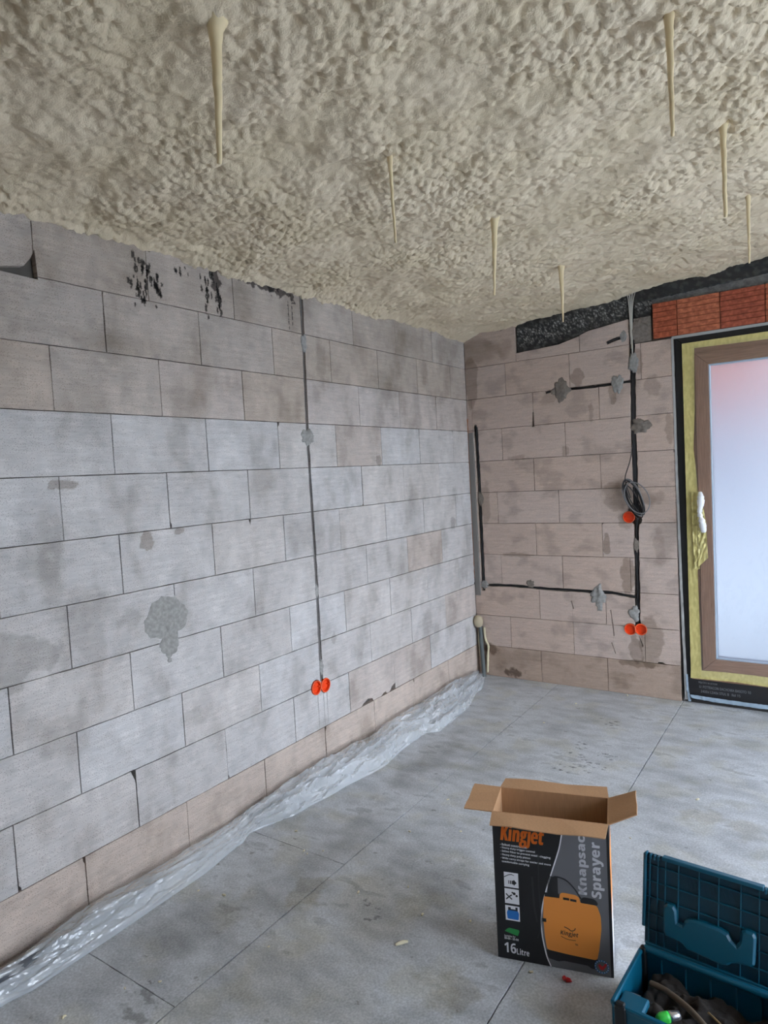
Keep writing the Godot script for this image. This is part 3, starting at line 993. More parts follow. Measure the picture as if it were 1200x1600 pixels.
func terrace_door() -> void:
	var d := Node3D.new()
	d.name = "door_1"
	add_child(d)
	struct(d, "brown wooden glazed door masked with yellow tape and film")
	var x1 := 2.70
	# black sealing membrane all round the opening
	var put := func(s: float, y: float, o: float) -> Vector3: return Vector3(s, y, o)
	frame_bars(1.577, 0.02, x1 + 0.015, 2.500, 0.052, -0.25, -0.012, "membrane", d, M.black, M.black, 0.14)
	# outer frame, then the sash
	frame_bars(1.624, 0.17, x1 - 0.03, 2.452, 0.078, -0.10, 0.004, "frame_bar", d, M.wood, M.wood_across)
	frame_bars(1.700, 0.245, x1 - 0.105, 2.376, 0.082, -0.07, 0.018, "sash_bar", d, M.wood, M.wood_across)
	frame_bars(1.780, 0.325, x1 - 0.185, 2.296, 0.008, -0.06, 0.012, "glazing_bead", d, M.blue_tape, M.blue_tape)
	var mb := MB.new()
	mb.box(Vector3(1.786, 0.331, -0.030), Vector3(x1 - 0.190, 2.29, -0.024))
	var pane := put_mesh("pane", mb.mesh(), M.frosted, d)
	tag(pane, "glass clouded by masking film")
	# sealant along the blocks
	put_mesh("sealant", ribbon([Vector2(1.556, 2.50), Vector2(1.560, 1.6), Vector2(1.566, 0.8), Vector2(1.578, 0.02)], [Vector2(1.572, 2.50), Vector2(1.575, 1.6), Vector2(1.583, 0.8), Vector2(1.597, 0.02)], -0.004, 501, 0.006, 120, 5), M.sealant, d)
	put_mesh("sealant", ribbon([Vector2(1.56, 2.512), Vector2(x1, 2.512)], [Vector2(1.56, 2.492), Vector2(x1, 2.494)], -0.008, 502, 0.004, 60, 4), M.sealant, d)
	# yellow masking tape
	put_mesh("masking_tape", ribbon([Vector2(1.624, 2.452), Vector2(1.624, 1.6), Vector2(1.622, 0.9), Vector2(1.622, 0.19)], [Vector2(1.700, 2.410), Vector2(1.692, 2.0), Vector2(1.678, 1.75), Vector2(1.690, 1.60), Vector2(1.697, 1.45), Vector2(1.712, 1.30), Vector2(1.706, 1.1), Vector2(1.682, 0.92), Vector2(1.688, 0.44), Vector2(1.690, 0.22)], 0.006, 503, 0.004, 140, 12), M.tape, d)
	put_mesh("masking_tape", ribbon([Vector2(1.624, 2.452), Vector2(x1 - 0.03, 2.452)], [Vector2(1.66, 2.412), Vector2(2.1, 2.405), Vector2(x1 - 0.06, 2.41)], 0.006, 504, 0.003, 60, 8), M.tape, d)
	put_mesh("masking_tape", ribbon([Vector2(1.622, 0.236), Vector2(1.9, 0.246), Vector2(2.1, 0.240), Vector2(x1 - 0.03, 0.24)], [Vector2(1.62, 0.178), Vector2(1.9, 0.184), Vector2(2.1, 0.176), Vector2(x1 - 0.03, 0.18)], 0.006, 505, 0.006, 90, 10), M.tape, d)
	put_mesh("masking_tape", ribbon([Vector2(1.694, 1.40), Vector2(1.696, 1.2), Vector2(1.693, 0.955)], [Vector2(1.722, 1.42), Vector2(1.745, 1.25), Vector2(1.752, 1.015)], 0.022, 506, 0.012, 50, 10), M.tape, d)
	put_mesh("masking_tape", ribbon([Vector2(1.66, 1.46), Vector2(1.66, 1.25), Vector2(1.668, 0.93)], [Vector2(1.712, 1.46), Vector2(1.715, 1.25), Vector2(1.70, 0.94)], 0.020, 507, 0.010, 50, 10), M.tape, d)
	# handle wrapped in white film
	var hp := [Vector3(1.716, 1.455, 0.045), Vector3(1.722, 1.42, 0.062), Vector3(1.720, 1.37, 0.062), Vector3(1.712, 1.325, 0.060), Vector3(1.722, 1.28, 0.064), Vector3(1.730, 1.23, 0.062), Vector3(1.734, 1.19, 0.054)]
	var hs := smooth_path(hp, 8)
	var radii := []
	var nz := noise(508, 6.0, 3)
	for k in hs.size():
		var t := float(k) / (hs.size() - 1)
		radii.append((0.020 + 0.007 * sin(t * 9.0) + 0.006 * nz.get_noise_1d(t * 3.0)) * (0.55 + 0.45 * sin(PI * clampf(t, 0.06, 0.94))))
	M.white_film = mat(rgb(232, 234, 238), 0.3)
	var hm := tube_mesh(hs, radii, 12)
	var handle := put_mesh("handle", hm, M.white_film, d)
	tag(handle, "door handle wrapped in white film")
	put_mesh("handle_spindle", tube_mesh(PackedVector3Array([Vector3(1.714, 1.33, 0.0), Vector3(1.712, 1.33, 0.06)]), [0.014], 12), M.white_film, d)
	# clear masking film hung over sash and glass
	var P := PackedVector3Array()
	var fz := noise(509, 1.6, 4)
	var nx := 60
	var ny := 120
	for j in ny:
		for i in nx:
			var x := lerpf(1.69, x1 - 0.04, float(i) / (nx - 1))
			var y := lerpf(2.42, 0.20, float(j) / (ny - 1))
			var fold := fz.get_noise_2d(x * 3.0 + y * 0.5, y * 0.9 - x * 0.4)
			P.append(Vector3(x, y, 0.026 + 0.010 * fold + 0.004 * absf(fz.get_noise_2d(x * 9.0 - y * 4.0, y * 5.0))))
	M.hung_film = mat(Color(1, 1, 1, 0.03), 0.12)
	M.hung_film.transparency = BaseMaterial3D.TRANSPARENCY_ALPHA
	M.hung_film.cull_mode = BaseMaterial3D.CULL_DISABLED
	put_mesh("masking_film", grid_mesh(nx, ny, P), M.hung_film, d)
	# threshold board with faint print and a strip of tape at its foot
	mb = MB.new()
	mb.box(Vector3(1.604, 0.022, -0.20), Vector3(x1 - 0.01, 0.182, 0.002), 0.003)
	var th := put_mesh("threshold", mb.mesh(), M.black, d)
	var ink := mat(rgb(120, 122, 128), 0.8)
	text(th, "Mp/0/o w.o/zow", Vector3(1.668, 0.142, 0.0025), 0.115, 0.018, 0.0, ink, false)
	text(th, "U: PETTRACON DACHOWA BASOTO 10", Vector3(1.672, 0.113, 0.0025), 0.31, 0.018, 0.0, ink, false)
	text(th, "2400x L2A0x STUL B   Rel 15", Vector3(1.680, 0.082, 0.0025), 0.24, 0.018, 0.0, ink, false)
	put_mesh("sealing_tape", ribbon([Vector2(1.615, 0.062), Vector2(1.75, 0.058), Vector2(2.0, 0.056), Vector2(x1, 0.055)], [Vector2(1.62, 0.040), Vector2(1.75, 0.030), Vector2(2.0, 0.028), Vector2(x1, 0.03)], 0.008, 510, 0.008, 80, 6), M.blue_tape, d)
	put_mesh("sealing_tape", ribbon([Vector2(1.588, 0.20), Vector2(1.590, 0.1), Vector2(1.600, 0.012)], [Vector2(1.602, 0.20), Vector2(1.604, 0.1), Vector2(1.618, 0.012)], 0.004, 511, 0.006, 30, 4), M.blue_tape, d)

func text(parent: Node, what: String, at: Vector3, w: float, h: float, turn: float, m: Material, bold := true, called := "lettering", slant := 0.0) -> MeshInstance3D:
	# lettering fitted into w x h, its lower left corner at at
	var f := SystemFont.new()
	f.font_names = PackedStringArray(["Droid Sans"])
	f.font_weight = 700 if bold else 400
	var t := TextMesh.new()
	t.text = what
	t.font = f
	t.font_size = 48
	t.pixel_size = 0.01
	t.depth = 0.001
	t.curve_step = 1.0
	var b := t.get_aabb()
	var o := put_mesh(called, t, m, parent)
	var sx := w / b.size.x
	var sy := h / b.size.y
	var rot := Basis(Vector3.BACK, turn)
	var shear := Basis(Vector3(sx, 0, 0), Vector3(slant * sy, sy, 0), Vector3(0, 0, 0.3))
	var bs := rot * shear
	o.transform = Transform3D(bs, at - bs * Vector3(b.position.x, b.position.y, 0))
	return o

# ---------------------------------------------------------------- the rest of the room and what lies outside
func shell_rest() -> void:
	var mb := MB.new()
	# right wall at x = XR with one wide window
	var z0 := 0.4
	var z1 := 3.7
	var y1 := 2.45
	mb.box(Vector3(XR, -0.1, -0.3), Vector3(XR + 0.3, 3.6, z0))
	mb.box(Vector3(XR, -0.1, z1), Vector3(XR + 0.3, 3.6, 6.8))
	mb.box(Vector3(XR, y1, z0), Vector3(XR + 0.3, 3.6, z1))
	mb.box(Vector3(XR, -0.1, z0), Vector3(XR + 0.3, 0.02, z1))
	struct(put_mesh("wall_right", mb.mesh(func(v: Vector3) -> Vector2: return Vector2(v.z, v.y) * 2.0), M.plain_block), "block wall with a wide window opening")
	mb = MB.new()
	mb.box(Vector3(-0.24, -0.1, 6.5), Vector3(XR + 0.3, 3.6, 6.8))
	struct(put_mesh("wall_front", mb.mesh(func(v: Vector3) -> Vector2: return Vector2(v.x, v.y) * 2.0), M.plain_block), "block wall behind the camera")
	var w := Node3D.new()
	w.name = "window_1"
	add_child(w)
	struct(w, "wide glazed opening in the right wall")
	for k in 3:
		var a := lerpf(z0, z1, k / 3.0)
		var b := lerpf(z0, z1, (k + 1) / 3.0)
		var f := MB.new()
		for q in [[a, 0.02, a + 0.06, y1], [b - 0.06, 0.02, b, y1], [a + 0.06, 0.02, b - 0.06, 0.09], [a + 0.06, y1 - 0.07, b - 0.06, y1]]:
			f.box(Vector3(XR + 0.12, q[1], q[0]), Vector3(XR + 0.19, q[3], q[2]), 0.004)
		put_mesh("window_frame", f.mesh(), M.wood, w)
		f = MB.new()
		f.box(Vector3(XR + 0.152, 0.09, a + 0.06), Vector3(XR + 0.154, y1 - 0.07, b - 0.06))
		put_mesh("pane", f.mesh(), M.pane, w)
	# a neighbour's house seen blurred through the door
	var hs := thing("house", "pale house with a reddish roof, blurred behind the clouded door glass", "house", Vector3(-3.5, -0.2, -15.0))
	mb = MB.new()
	mb.box(Vector3(-6, 0, -6), Vector3(6, 3.4, 0))
	put_mesh("house_wall", mb.mesh(), mat(rgb(206, 206, 210), 0.9), hs)
	mb = MB.new()
	mb.prism(PackedVector2Array([Vector2(-6.5, 3.3), Vector2(6.5, 3.3), Vector2(6.5, 3.45), Vector2(4.5, 6.4), Vector2(-4.5, 6.4), Vector2(-6.5, 3.45)]), func(s: float, y: float, o: float) -> Vector3: return Vector3(s, y, o), -6.5, 0.5, 0.0, true)
	put_mesh("house_roof", mb.mesh(), mat(rgb(190, 112, 92), 0.9), hs)
	for k in 3:
		mb = MB.new()
		mb.box(Vector3(-4.2 + 3.4 * k, 1.0, -0.1), Vector3(-2.9 + 3.4 * k, 2.4, 0.05), 0.02)
		put_mesh("house_window", mb.mesh(), mat(rgb(120, 128, 138), 0.2), hs)
	# paved yard and the eaves outside
	mb = MB.new()
	mb.box(Vector3(-30, -0.35, -40), Vector3(45, -0.20, 50))
	struct(put_mesh("yard", mb.mesh(), mat(rgb(196, 196, 194), 0.9)), "pale yard outside")
	mb = MB.new()
	mb.box(Vector3(-0.6, 2.62, -1.25), Vector3(6.5, 2.74, -0.30))
	struct(put_mesh("trim_1", mb.mesh(), mat(rgb(176, 92, 66), 0.8)), "reddish timber eaves outside the door")

# ---------------------------------------------------------------- boxes, conduits and cables
func socket_box(at: Vector3, turn: float, label: String, group: String) -> void:
	# a flush round mounting box, seen into: rim, cup, ribs, screw towers. Local +z points out of the wall
	var t := thing("socket_box", label, "socket box", at, turn, group)
	var prof := [[0.0375, -0.030], [0.0375, 0.001], [0.0415, 0.001], [0.0415, 0.0045], [0.0390, 0.0058], [0.0345, 0.0045], [0.0335, -0.012], [0.0, -0.012]]
	var sides := 36
	var mb := MB.new()
	for i in prof.size() - 1:
		for k in sides:
			var a0 := TAU * k / sides
			var a1 := TAU * (k + 1) / sides
			var p := func(q: Array, a: float) -> Vector3: return Vector3(q[0] * cos(a), q[0] * sin(a), q[1])
			mb.quad(p.call(prof[i], a0), p.call(prof[i], a1), p.call(prof[i + 1], a1), p.call(prof[i + 1], a0))
	put_mesh("cup", mb.mesh(), M.orange, t)
	var lip := PackedVector3Array()
	for k in 37:
		lip.append(Vector3(cos(TAU * k / 36.0) * 0.0392, sin(TAU * k / 36.0) * 0.0392, 0.0045))
	put_mesh("rim", tube_mesh(lip, [0.0022], 8), M.orange_lip, t)
	for k in 4:
		var m := MB.new()
		m.box(Vector3(-0.024, -0.020 + 0.012 * k, -0.0125), Vector3(0.024, -0.016 + 0.012 * k, -0.008), 0.001)
		put_mesh("rib", m.mesh(), M.orange, t)
	for s in [-1.0, 1.0]:
		put_mesh("screw_tower", tube_mesh(PackedVector3Array([Vector3(s * 0.028, 0, -0.013), Vector3(s * 0.028, 0, 0.001)]), [0.0045], 10), M.orange, t)

func wiring() -> void:
	socket_box(Vector3(0.001, 0.497, 2.047), PI / 2, "orange round socket box on long wall, nearer the camera of its pair", "sockets on the long wall")
	socket_box(Vector3(0.001, 0.489, 1.967), PI / 2, "orange round socket box on long wall, nearer the corner of its pair", "sockets on the long wall")
	socket_box(Vector3(1.243, 1.291, 0.001), 0.0, "single orange socket box below the cable coil", "sockets on the end wall")
	socket_box(Vector3(1.226, 0.481, 0.001), 0.0, "orange socket box low on end wall, farther from the door", "sockets on the end wall")
	socket_box(Vector3(1.300, 0.486, 0.001), 0.0, "orange socket box low on end wall, nearer the door", "sockets on the end wall")
	# grey cable down the chase of the left wall
	var p := smooth_path([Vector3(-0.014, 2.86, 1.967), Vector3(-0.014, 2.4, 1.975), Vector3(-0.014, 1.9, 1.989), Vector3(-0.014, 1.1, 1.985), Vector3(-0.012, 0.55, 1.994), Vector3(-0.016, 0.50, 2.0)], 8)
	tag(put_mesh("chase_cable", tube_mesh(p, [0.0085], 8), mat(rgb(104, 100, 98), 0.6)), "grey cable sunk in the upright groove of the long wall", "cable")
	# black cables down the chase of the back wall
	var cb := thing("cable_bundle", "black cables running down the upright groove beside the door", "cable")
	for k in 3:
		var dx := -0.010 + 0.010 * k
		var q := smooth_path([Vector3(1.300 + dx, 2.80, -0.020), Vector3(1.302 + dx, 2.35, -0.018), Vector3(1.294 + dx * 0.8, 1.95, -0.012), Vector3(1.292 + dx, 1.42, -0.016), Vector3(1.286 - dx * 0.8, 1.0, -0.018), Vector3(1.277 + dx, 0.52, -0.018)], 8)
		put_mesh("cable", tube_mesh(q, [0.0068], 8), M.cable, cb)
	# pale foam strands where the cables leave the ceiling
	var fs := thing("wire_strands", "pale wires coming out of the ceiling foam above the door groove", "wire")
	for k in 4:
		var dx := -0.018 + 0.011 * k
		var q := smooth_path([Vector3(1.315 + dx * 2.2, 2.88, 0.012), Vector3(1.308 + dx, 2.80, 0.010), Vector3(1.303 + dx * 0.5, 2.70, 0.006), Vector3(1.302 + dx * 0.3, 2.55, 0.004), Vector3(1.300 + dx * 0.3, 2.50 - 0.03 * k, 0.0)], 8)
		put_mesh("strand", tube_mesh(q, [0.0035], 6), mat(rgb(190, 186, 176), 0.6), fs)
	# the level cables
	p = smooth_path([Vector3(0.075, 0.765, -0.012), Vector3(0.12, 0.748, -0.008), Vector3(0.30, 0.752, -0.010), Vector3(0.62, 0.742, -0.012), Vector3(0.95, 0.738, -0.008), Vector3(1.12, 0.737, -0.006), Vector3(1.27, 0.716, -0.008)], 8)
	tag(put_mesh("chase_cable", tube_mesh(p, [0.006], 8), M.cable), "black cable in the low level groove of the end wall", "cable")
	p = smooth_path([Vector3(0.672, 2.236, -0.012), Vector3(0.75, 2.246, -0.010), Vector3(1.0, 2.238, -0.012), Vector3(1.28, 2.245, -0.010)], 8)
	tag(put_mesh("chase_cable", tube_mesh(p, [0.006], 8), M.cable), "black cable in the high level groove of the end wall", "cable")
	p = smooth_path([Vector3(1.135, 2.535, 0.004), Vector3(1.18, 2.552, -0.004), Vector3(1.24, 2.56, -0.012)], 6)
	tag(put_mesh("cable_stub", tube_mesh(p, [0.008], 8), M.cable), "short black cable stub poking from the block under the bitumen strip", "cable")
	# coil of spare cable hung over the single box
	var coil := thing("cable_coil", "coil of grey and black cable hanging above the single socket box", "cable", Vector3(1.288, 1.43, 0.03))
	var loops := [[0.0, 0.052, 0.150, 0.38, 0.0, 0.0], [0.006, 0.044, 0.140, 0.40, -0.006, 0.004], [-0.004, 0.060, 0.146, 0.36, 0.006, 0.010], [0.012, 0.038, 0.135, 0.42, 0.0, 0.015], [0.0, 0.048, 0.155, 0.34, -0.010, 0.020], [0.026, 0.080, 0.125, 0.42, 0.0, 0.026], [-0.006, 0.034, 0.125, 0.44, -0.012, 0.012]]
	for i in loops.size():
		var l: Array = loops[i]
		var pts := []
		for k in 25:
			var t := TAU * k / 24.0
			var e := Vector2(cos(t) * l[1] * 0.95, sin(t) * l[2] * 0.92).rotated(l[3])
			pts.append(Vector3(l[0] + e.x, l[4] + e.y, l[5] + 0.008 * sin(t * 2.0 + i)))
		put_mesh("loop", tube_mesh(smooth_path(pts, 3), [0.0040], 6), M.grey_cable if i in [0, 2, 5] else M.cable, coil)
	put_mesh("tail", tube_mesh(smooth_path([Vector3(0.003, 0.40, -0.035), Vector3(-0.020, 0.26, -0.005), Vector3(-0.052, 0.15, 0.010), Vector3(-0.045, 0.09, 0.012), Vector3(-0.02, 0.0, 0.01)], 8), [0.0034], 6), M.cable, coil)
	# steel strip in the corner with its dark slot and conduit
	var mb := MB.new()
	mb.box(Vector3(0.006, 0.66, -0.004), Vector3(0.050, 1.985, 0.010), 0.002)
	var st := put_mesh("corner_strip", mb.mesh(), M.steel)
	tag(st, "grey metal strip standing in the corner of the two walls", "strip")
	p = smooth_path([Vector3(0.070, 2.04, 0.004), Vector3(0.076, 1.98, -0.008), Vector3(0.078, 1.5, -0.012), Vector3(0.075, 0.72, -0.012)], 8)
	tag(put_mesh("corner_conduit", tube_mesh(p, [0.009], 8), M.cable), "black conduit in the slot beside the metal corner strip", "conduit")
	# rusty bead of old foam in the corner
	var P := smooth_path([Vector3(0.003, 2.10, 0.004), Vector3(0.003, 1.8, 0.003), Vector3(0.003, 1.2, 0.004), Vector3(0.004, 0.80, 0.004)], 10)
	var rr := []
	var nz := noise(601, 5.0, 2)
	for k in P.size(): rr.append(0.004 + 0.003 * nz.get_noise_1d(k * 0.3))
	tag(put_mesh("foam_bead", tube_mesh(P, rr, 8), mat(rgb(150, 96, 62), 0.8)), "thin rust-brown bead of foam along the wall corner", "foam")
	# pipe rising from the floor in the corner, set in pale foam
	var pp := thing("corner_pipe", "grey pipe with pale foam rising from the floor in the corner", "pipe")
	put_mesh("pipe", tube_mesh(smooth_path([Vector3(0.070, -0.01, 0.050), Vector3(0.060, 0.10, 0.040), Vector3(0.050, 0.25, 0.032), Vector3(0.042, 0.40, 0.026), Vector3(0.040, 0.46, 0.030)], 8), [0.017], 12), mat(rgb(86, 92, 92), 0.5), pp)
	var ball := []
	var bp := smooth_path([Vector3(0.038, 0.405, 0.036), Vector3(0.036, 0.45, 0.044), Vector3(0.036, 0.50, 0.038)], 8)
	for k in bp.size():
		ball.append(0.006 + 0.034 * sqrt(maxf(0.0, sin(PI * k / (bp.size() - 1)))))
	put_mesh("foam_ball", tube_mesh(bp, ball, 16), mat(rgb(176, 164, 140), 0.8), pp)
	for s in [[Vector3(0.030, 0.40, 0.018), Vector3(0.024, 0.28, 0.016), Vector3(0.040, 0.12, 0.024), Vector3(0.052, 0.02, 0.034)], [Vector3(0.070, 0.40, 0.012), Vector3(0.078, 0.30, 0.012), Vector3(0.100, 0.245, 0.010), Vector3(0.092, 0.16, 0.012), Vector3(0.088, 0.03, 0.022)]]:
		var q := smooth_path(s, 8)
		var r2 := []
		for k in q.size(): r2.append(0.010 + 0.005 * nz.get_noise_1d(k * 0.8 + s[0].x * 300.0))
		put_mesh("foam_bead", tube_mesh(q, r2, 8), mat(rgb(206, 196, 166), 0.8), pp)

# ---------------------------------------------------------------- rolled plastic film along the long wall
func table(tab: Array, z: float) -> float:
	if z >= tab[0][0]: return tab[0][1]
	for i in tab.size() - 1:
		if z <= tab[i][0] and z >= tab[i + 1][0]:
			var t := inverse_lerp(tab[i][0], tab[i + 1][0], z)
			return lerpf(tab[i][1], tab[i + 1][1], smoothstep(0.0, 1.0, t))
	return tab[-1][1]

func film_roll() -> void:
	var wallside := [[4.6, 0.03], [3.83, 0.03], [3.48, 0.055], [3.1, 0.045], [2.80, 0.045], [2.66, 0.055], [2.48, 0.062], [1.95, 0.067], [1.53, 0.05], [1.45, 0.072], [1.1, 0.07], [0.70, 0.073], [0.45, 0.068], [0.02, 0.035]]
	var floorside := [[4.6, 0.16], [3.9, 0.168], [3.8, 0.188], [3.6, 0.189], [3.1, 0.184], [2.82, 0.150], [2.74, 0.120], [2.43, 0.20], [2.18, 0.232], [1.815, 0.283], [1.54, 0.250], [1.30, 0.250], [1.22, 0.316], [0.867, 0.297], [0.377, 0.196], [0.063, 0.09], [0.02, 0.06]]
	var bulge := [[4.6, 0.055], [3.5, 0.055], [3.1, 0.045], [2.85, 0.03], [2.74, 0.012], [2.6, 0.035], [2.2, 0.05], [1.8, 0.05], [1.5, 0.05], [1.32, 0.025], [1.2, 0.035], [0.9, 0.035], [0.4, 0.02], [0.02, 0.012]]
	var t := thing("film_roll", "crumpled roll of clear plastic film lying along the foot of the long wall", "plastic film")
	for layer in 2:
		var fold := noise(700 + layer, 1.0, 3)
		var crease := noise(710 + layer, 1.0, 2)
		var nx := 34 if layer == 0 else 40
		var ny := 460 if layer == 0 else 420
		var P := PackedVector3Array()
		for j in ny:
			var z := lerpf(4.6, 0.115, float(j) / (ny - 1))
			var yw := table(wallside, z)
			var xf := table(floorside, z)
			var bu := table(bulge, z)
			var pinch := exp(-pow((z - 2.74) / 0.14, 2.0)) + 0.8 * exp(-pow((z - 1.30) / 0.14, 2.0))
			var inset: float = [0.0, 0.10, 0.06][layer]
			for i in nx:
				var u := float(i) / (nx - 1)
				var q := lerpf(inset, 1.0 - inset * 0.7, u)
				var base := Vector3(lerpf(0.014, xf, q), lerpf(yw, 0.004, q), z)
				var swell: float = bu * pow(maxf(sin(PI * q), 0.0), 0.75) * [1.0, 0.62, 0.30][layer]
				var live := smoothstep(0.0, 0.10, q) * (1.0 - smoothstep(0.93, 1.0, q))
				var calm := smoothstep(2.85, 3.15, z)          # the near end is a smooth tube
				var ph := (2.6 - 0.6 * calm) * q + 0.9 * fold.get_noise_2d(q * 1.2 + layer * 9.0, z * 1.3) + 0.3 * crease.get_noise_2d(q * 3.0, z * 4.0) + 0.37 * layer
				var w := (absf(fposmod(ph, 1.0) - 0.5) * 2.0 - 0.35) * (0.050 if z < 2.68 else 0.026) * (1.0 - 0.4 * pinch)
				var ph2 := 1.3 * q + 3.4 * z + 1.6 * crease.get_noise_2d(q * 2.0 + 7.0, z * 1.6) + 0.5 * layer
				w += (absf(fposmod(ph2, 1.0) - 0.5) * 2.0 - 0.5) * (0.022 if z < 2.68 else 0.006 * (1.0 - 0.8 * calm))
				w += (0.2 - absf(crease.get_noise_2d(q * 9.0 - z * 4.0, z * 11.0 + q * 6.0))) * 0.011 * (1.0 - 0.75 * calm)
				var dir := Vector3(0.45, 0.9, 0.0)
				var p := base + dir * (swell + w * live)
				if layer == 0:
					p += Vector3(rng.randf_range(-1, 1) * 0.0006, rng.randf_range(-1, 1) * 0.0008, rng.randf_range(-1, 1) * 0.001) * live
				p.z += 0.02 * crease.get_noise_2d(q * 3.0, z * 3.0)
				p.x = maxf(p.x, 0.006 + 0.002 * layer)
				p.y = maxf(p.y, 0.003 + 0.001 * layer)
				P.append(p)
		if layer == 0:                       # the outer sheet is stiff and breaks into facets
			var mb := MB.new()
			for j in ny - 1:
				for i in nx - 1:
					var k := j * nx + i
					if (i + j) % 2:
						mb.tri(P[k], P[k + nx], P[k + 1])
						mb.tri(P[k + 1], P[k + nx], P[k + nx + 1])
					else:
						mb.tri(P[k], P[k + nx], P[k + nx + 1])
						mb.tri(P[k], P[k + nx + 1], P[k + 1])
			put_mesh("film_layer", mb.mesh(), M.film, t)
		else:
			put_mesh("film_layer", grid_mesh(nx, ny, P), M.film_inner, t)
	# added slate tube, imitates the dark reflection between folds at the near end
	var cp := []
	var zz := 4.6
	while zz > 3.0:
		cp.append(Vector3(0.105, 0.036, zz))
		zz -= 0.2
	var path := smooth_path(cp, 5)
	var rr := []
	for k in path.size():
		rr.append(lerpf(0.033, 0.014, smoothstep(0.55, 1.0, float(k) / (path.size() - 1))))
	put_mesh("dark_reflection_tube", tube_mesh(path, rr, 20), mat(rgb(84, 90, 98), 0.35), t)

# ---------------------------------------------------------------- open carton of a knapsack sprayer
func plate(parent: Node, called: String, pts: Array, z: float, thick: float, m: Material) -> MeshInstance3D:
	var p := PackedVector2Array()
	for q in pts: p.append(q if q is Vector2 else Vector2(q[0], q[1]))
	var mb := MB.new()
	mb.prism(p, func(s: float, y: float, o: float) -> Vector3: return Vector3(s, y, o), z, z + thick, 0.0)
	return put_mesh(called, mb.mesh(), m, parent)

func stroke(pts: Array, wid: float) -> Array:
	var c := Curve2D.new()
	for q in pts: c.add_point(Vector2(q[0], q[1]))
	var l := c.get_baked_length()
	var cnt := maxi(3, int(l / 0.008))
	var a := []
	var b := []
	for k in cnt + 1:
		var s := l * k / cnt
		var q := c.sample_baked(s, true)
		var d := (c.sample_baked(minf(s + 0.002, l), true) - c.sample_baked(maxf(s - 0.002, 0.0), true)).normalized()
		a.append(q + Vector2(-d.y, d.x) * wid * 0.5)
		b.append(q - Vector2(-d.y, d.x) * wid * 0.5)
	b.reverse()
	return a + b

func rounded(pts: Array, r: float) -> Array:
	var out := []
	var m := pts.size()
	for i in m:
		var a := Vector2(pts[(i + m - 1) % m][0], pts[(i + m - 1) % m][1])
		var b := Vector2(pts[i][0], pts[i][1])
		var c := Vector2(pts[(i + 1) % m][0], pts[(i + 1) % m][1])
		var ra := minf(r, 0.45 * (a - b).length())
		var rc := minf(r, 0.45 * (c - b).length())
		var p0 := b + (a - b).normalized() * ra
		var p1 := b + (c - b).normalized() * rc
		for k in 5:
			var t := k / 4.0
			out.append(p0.lerp(b, t).lerp(b.lerp(p1, t), t))
	return out

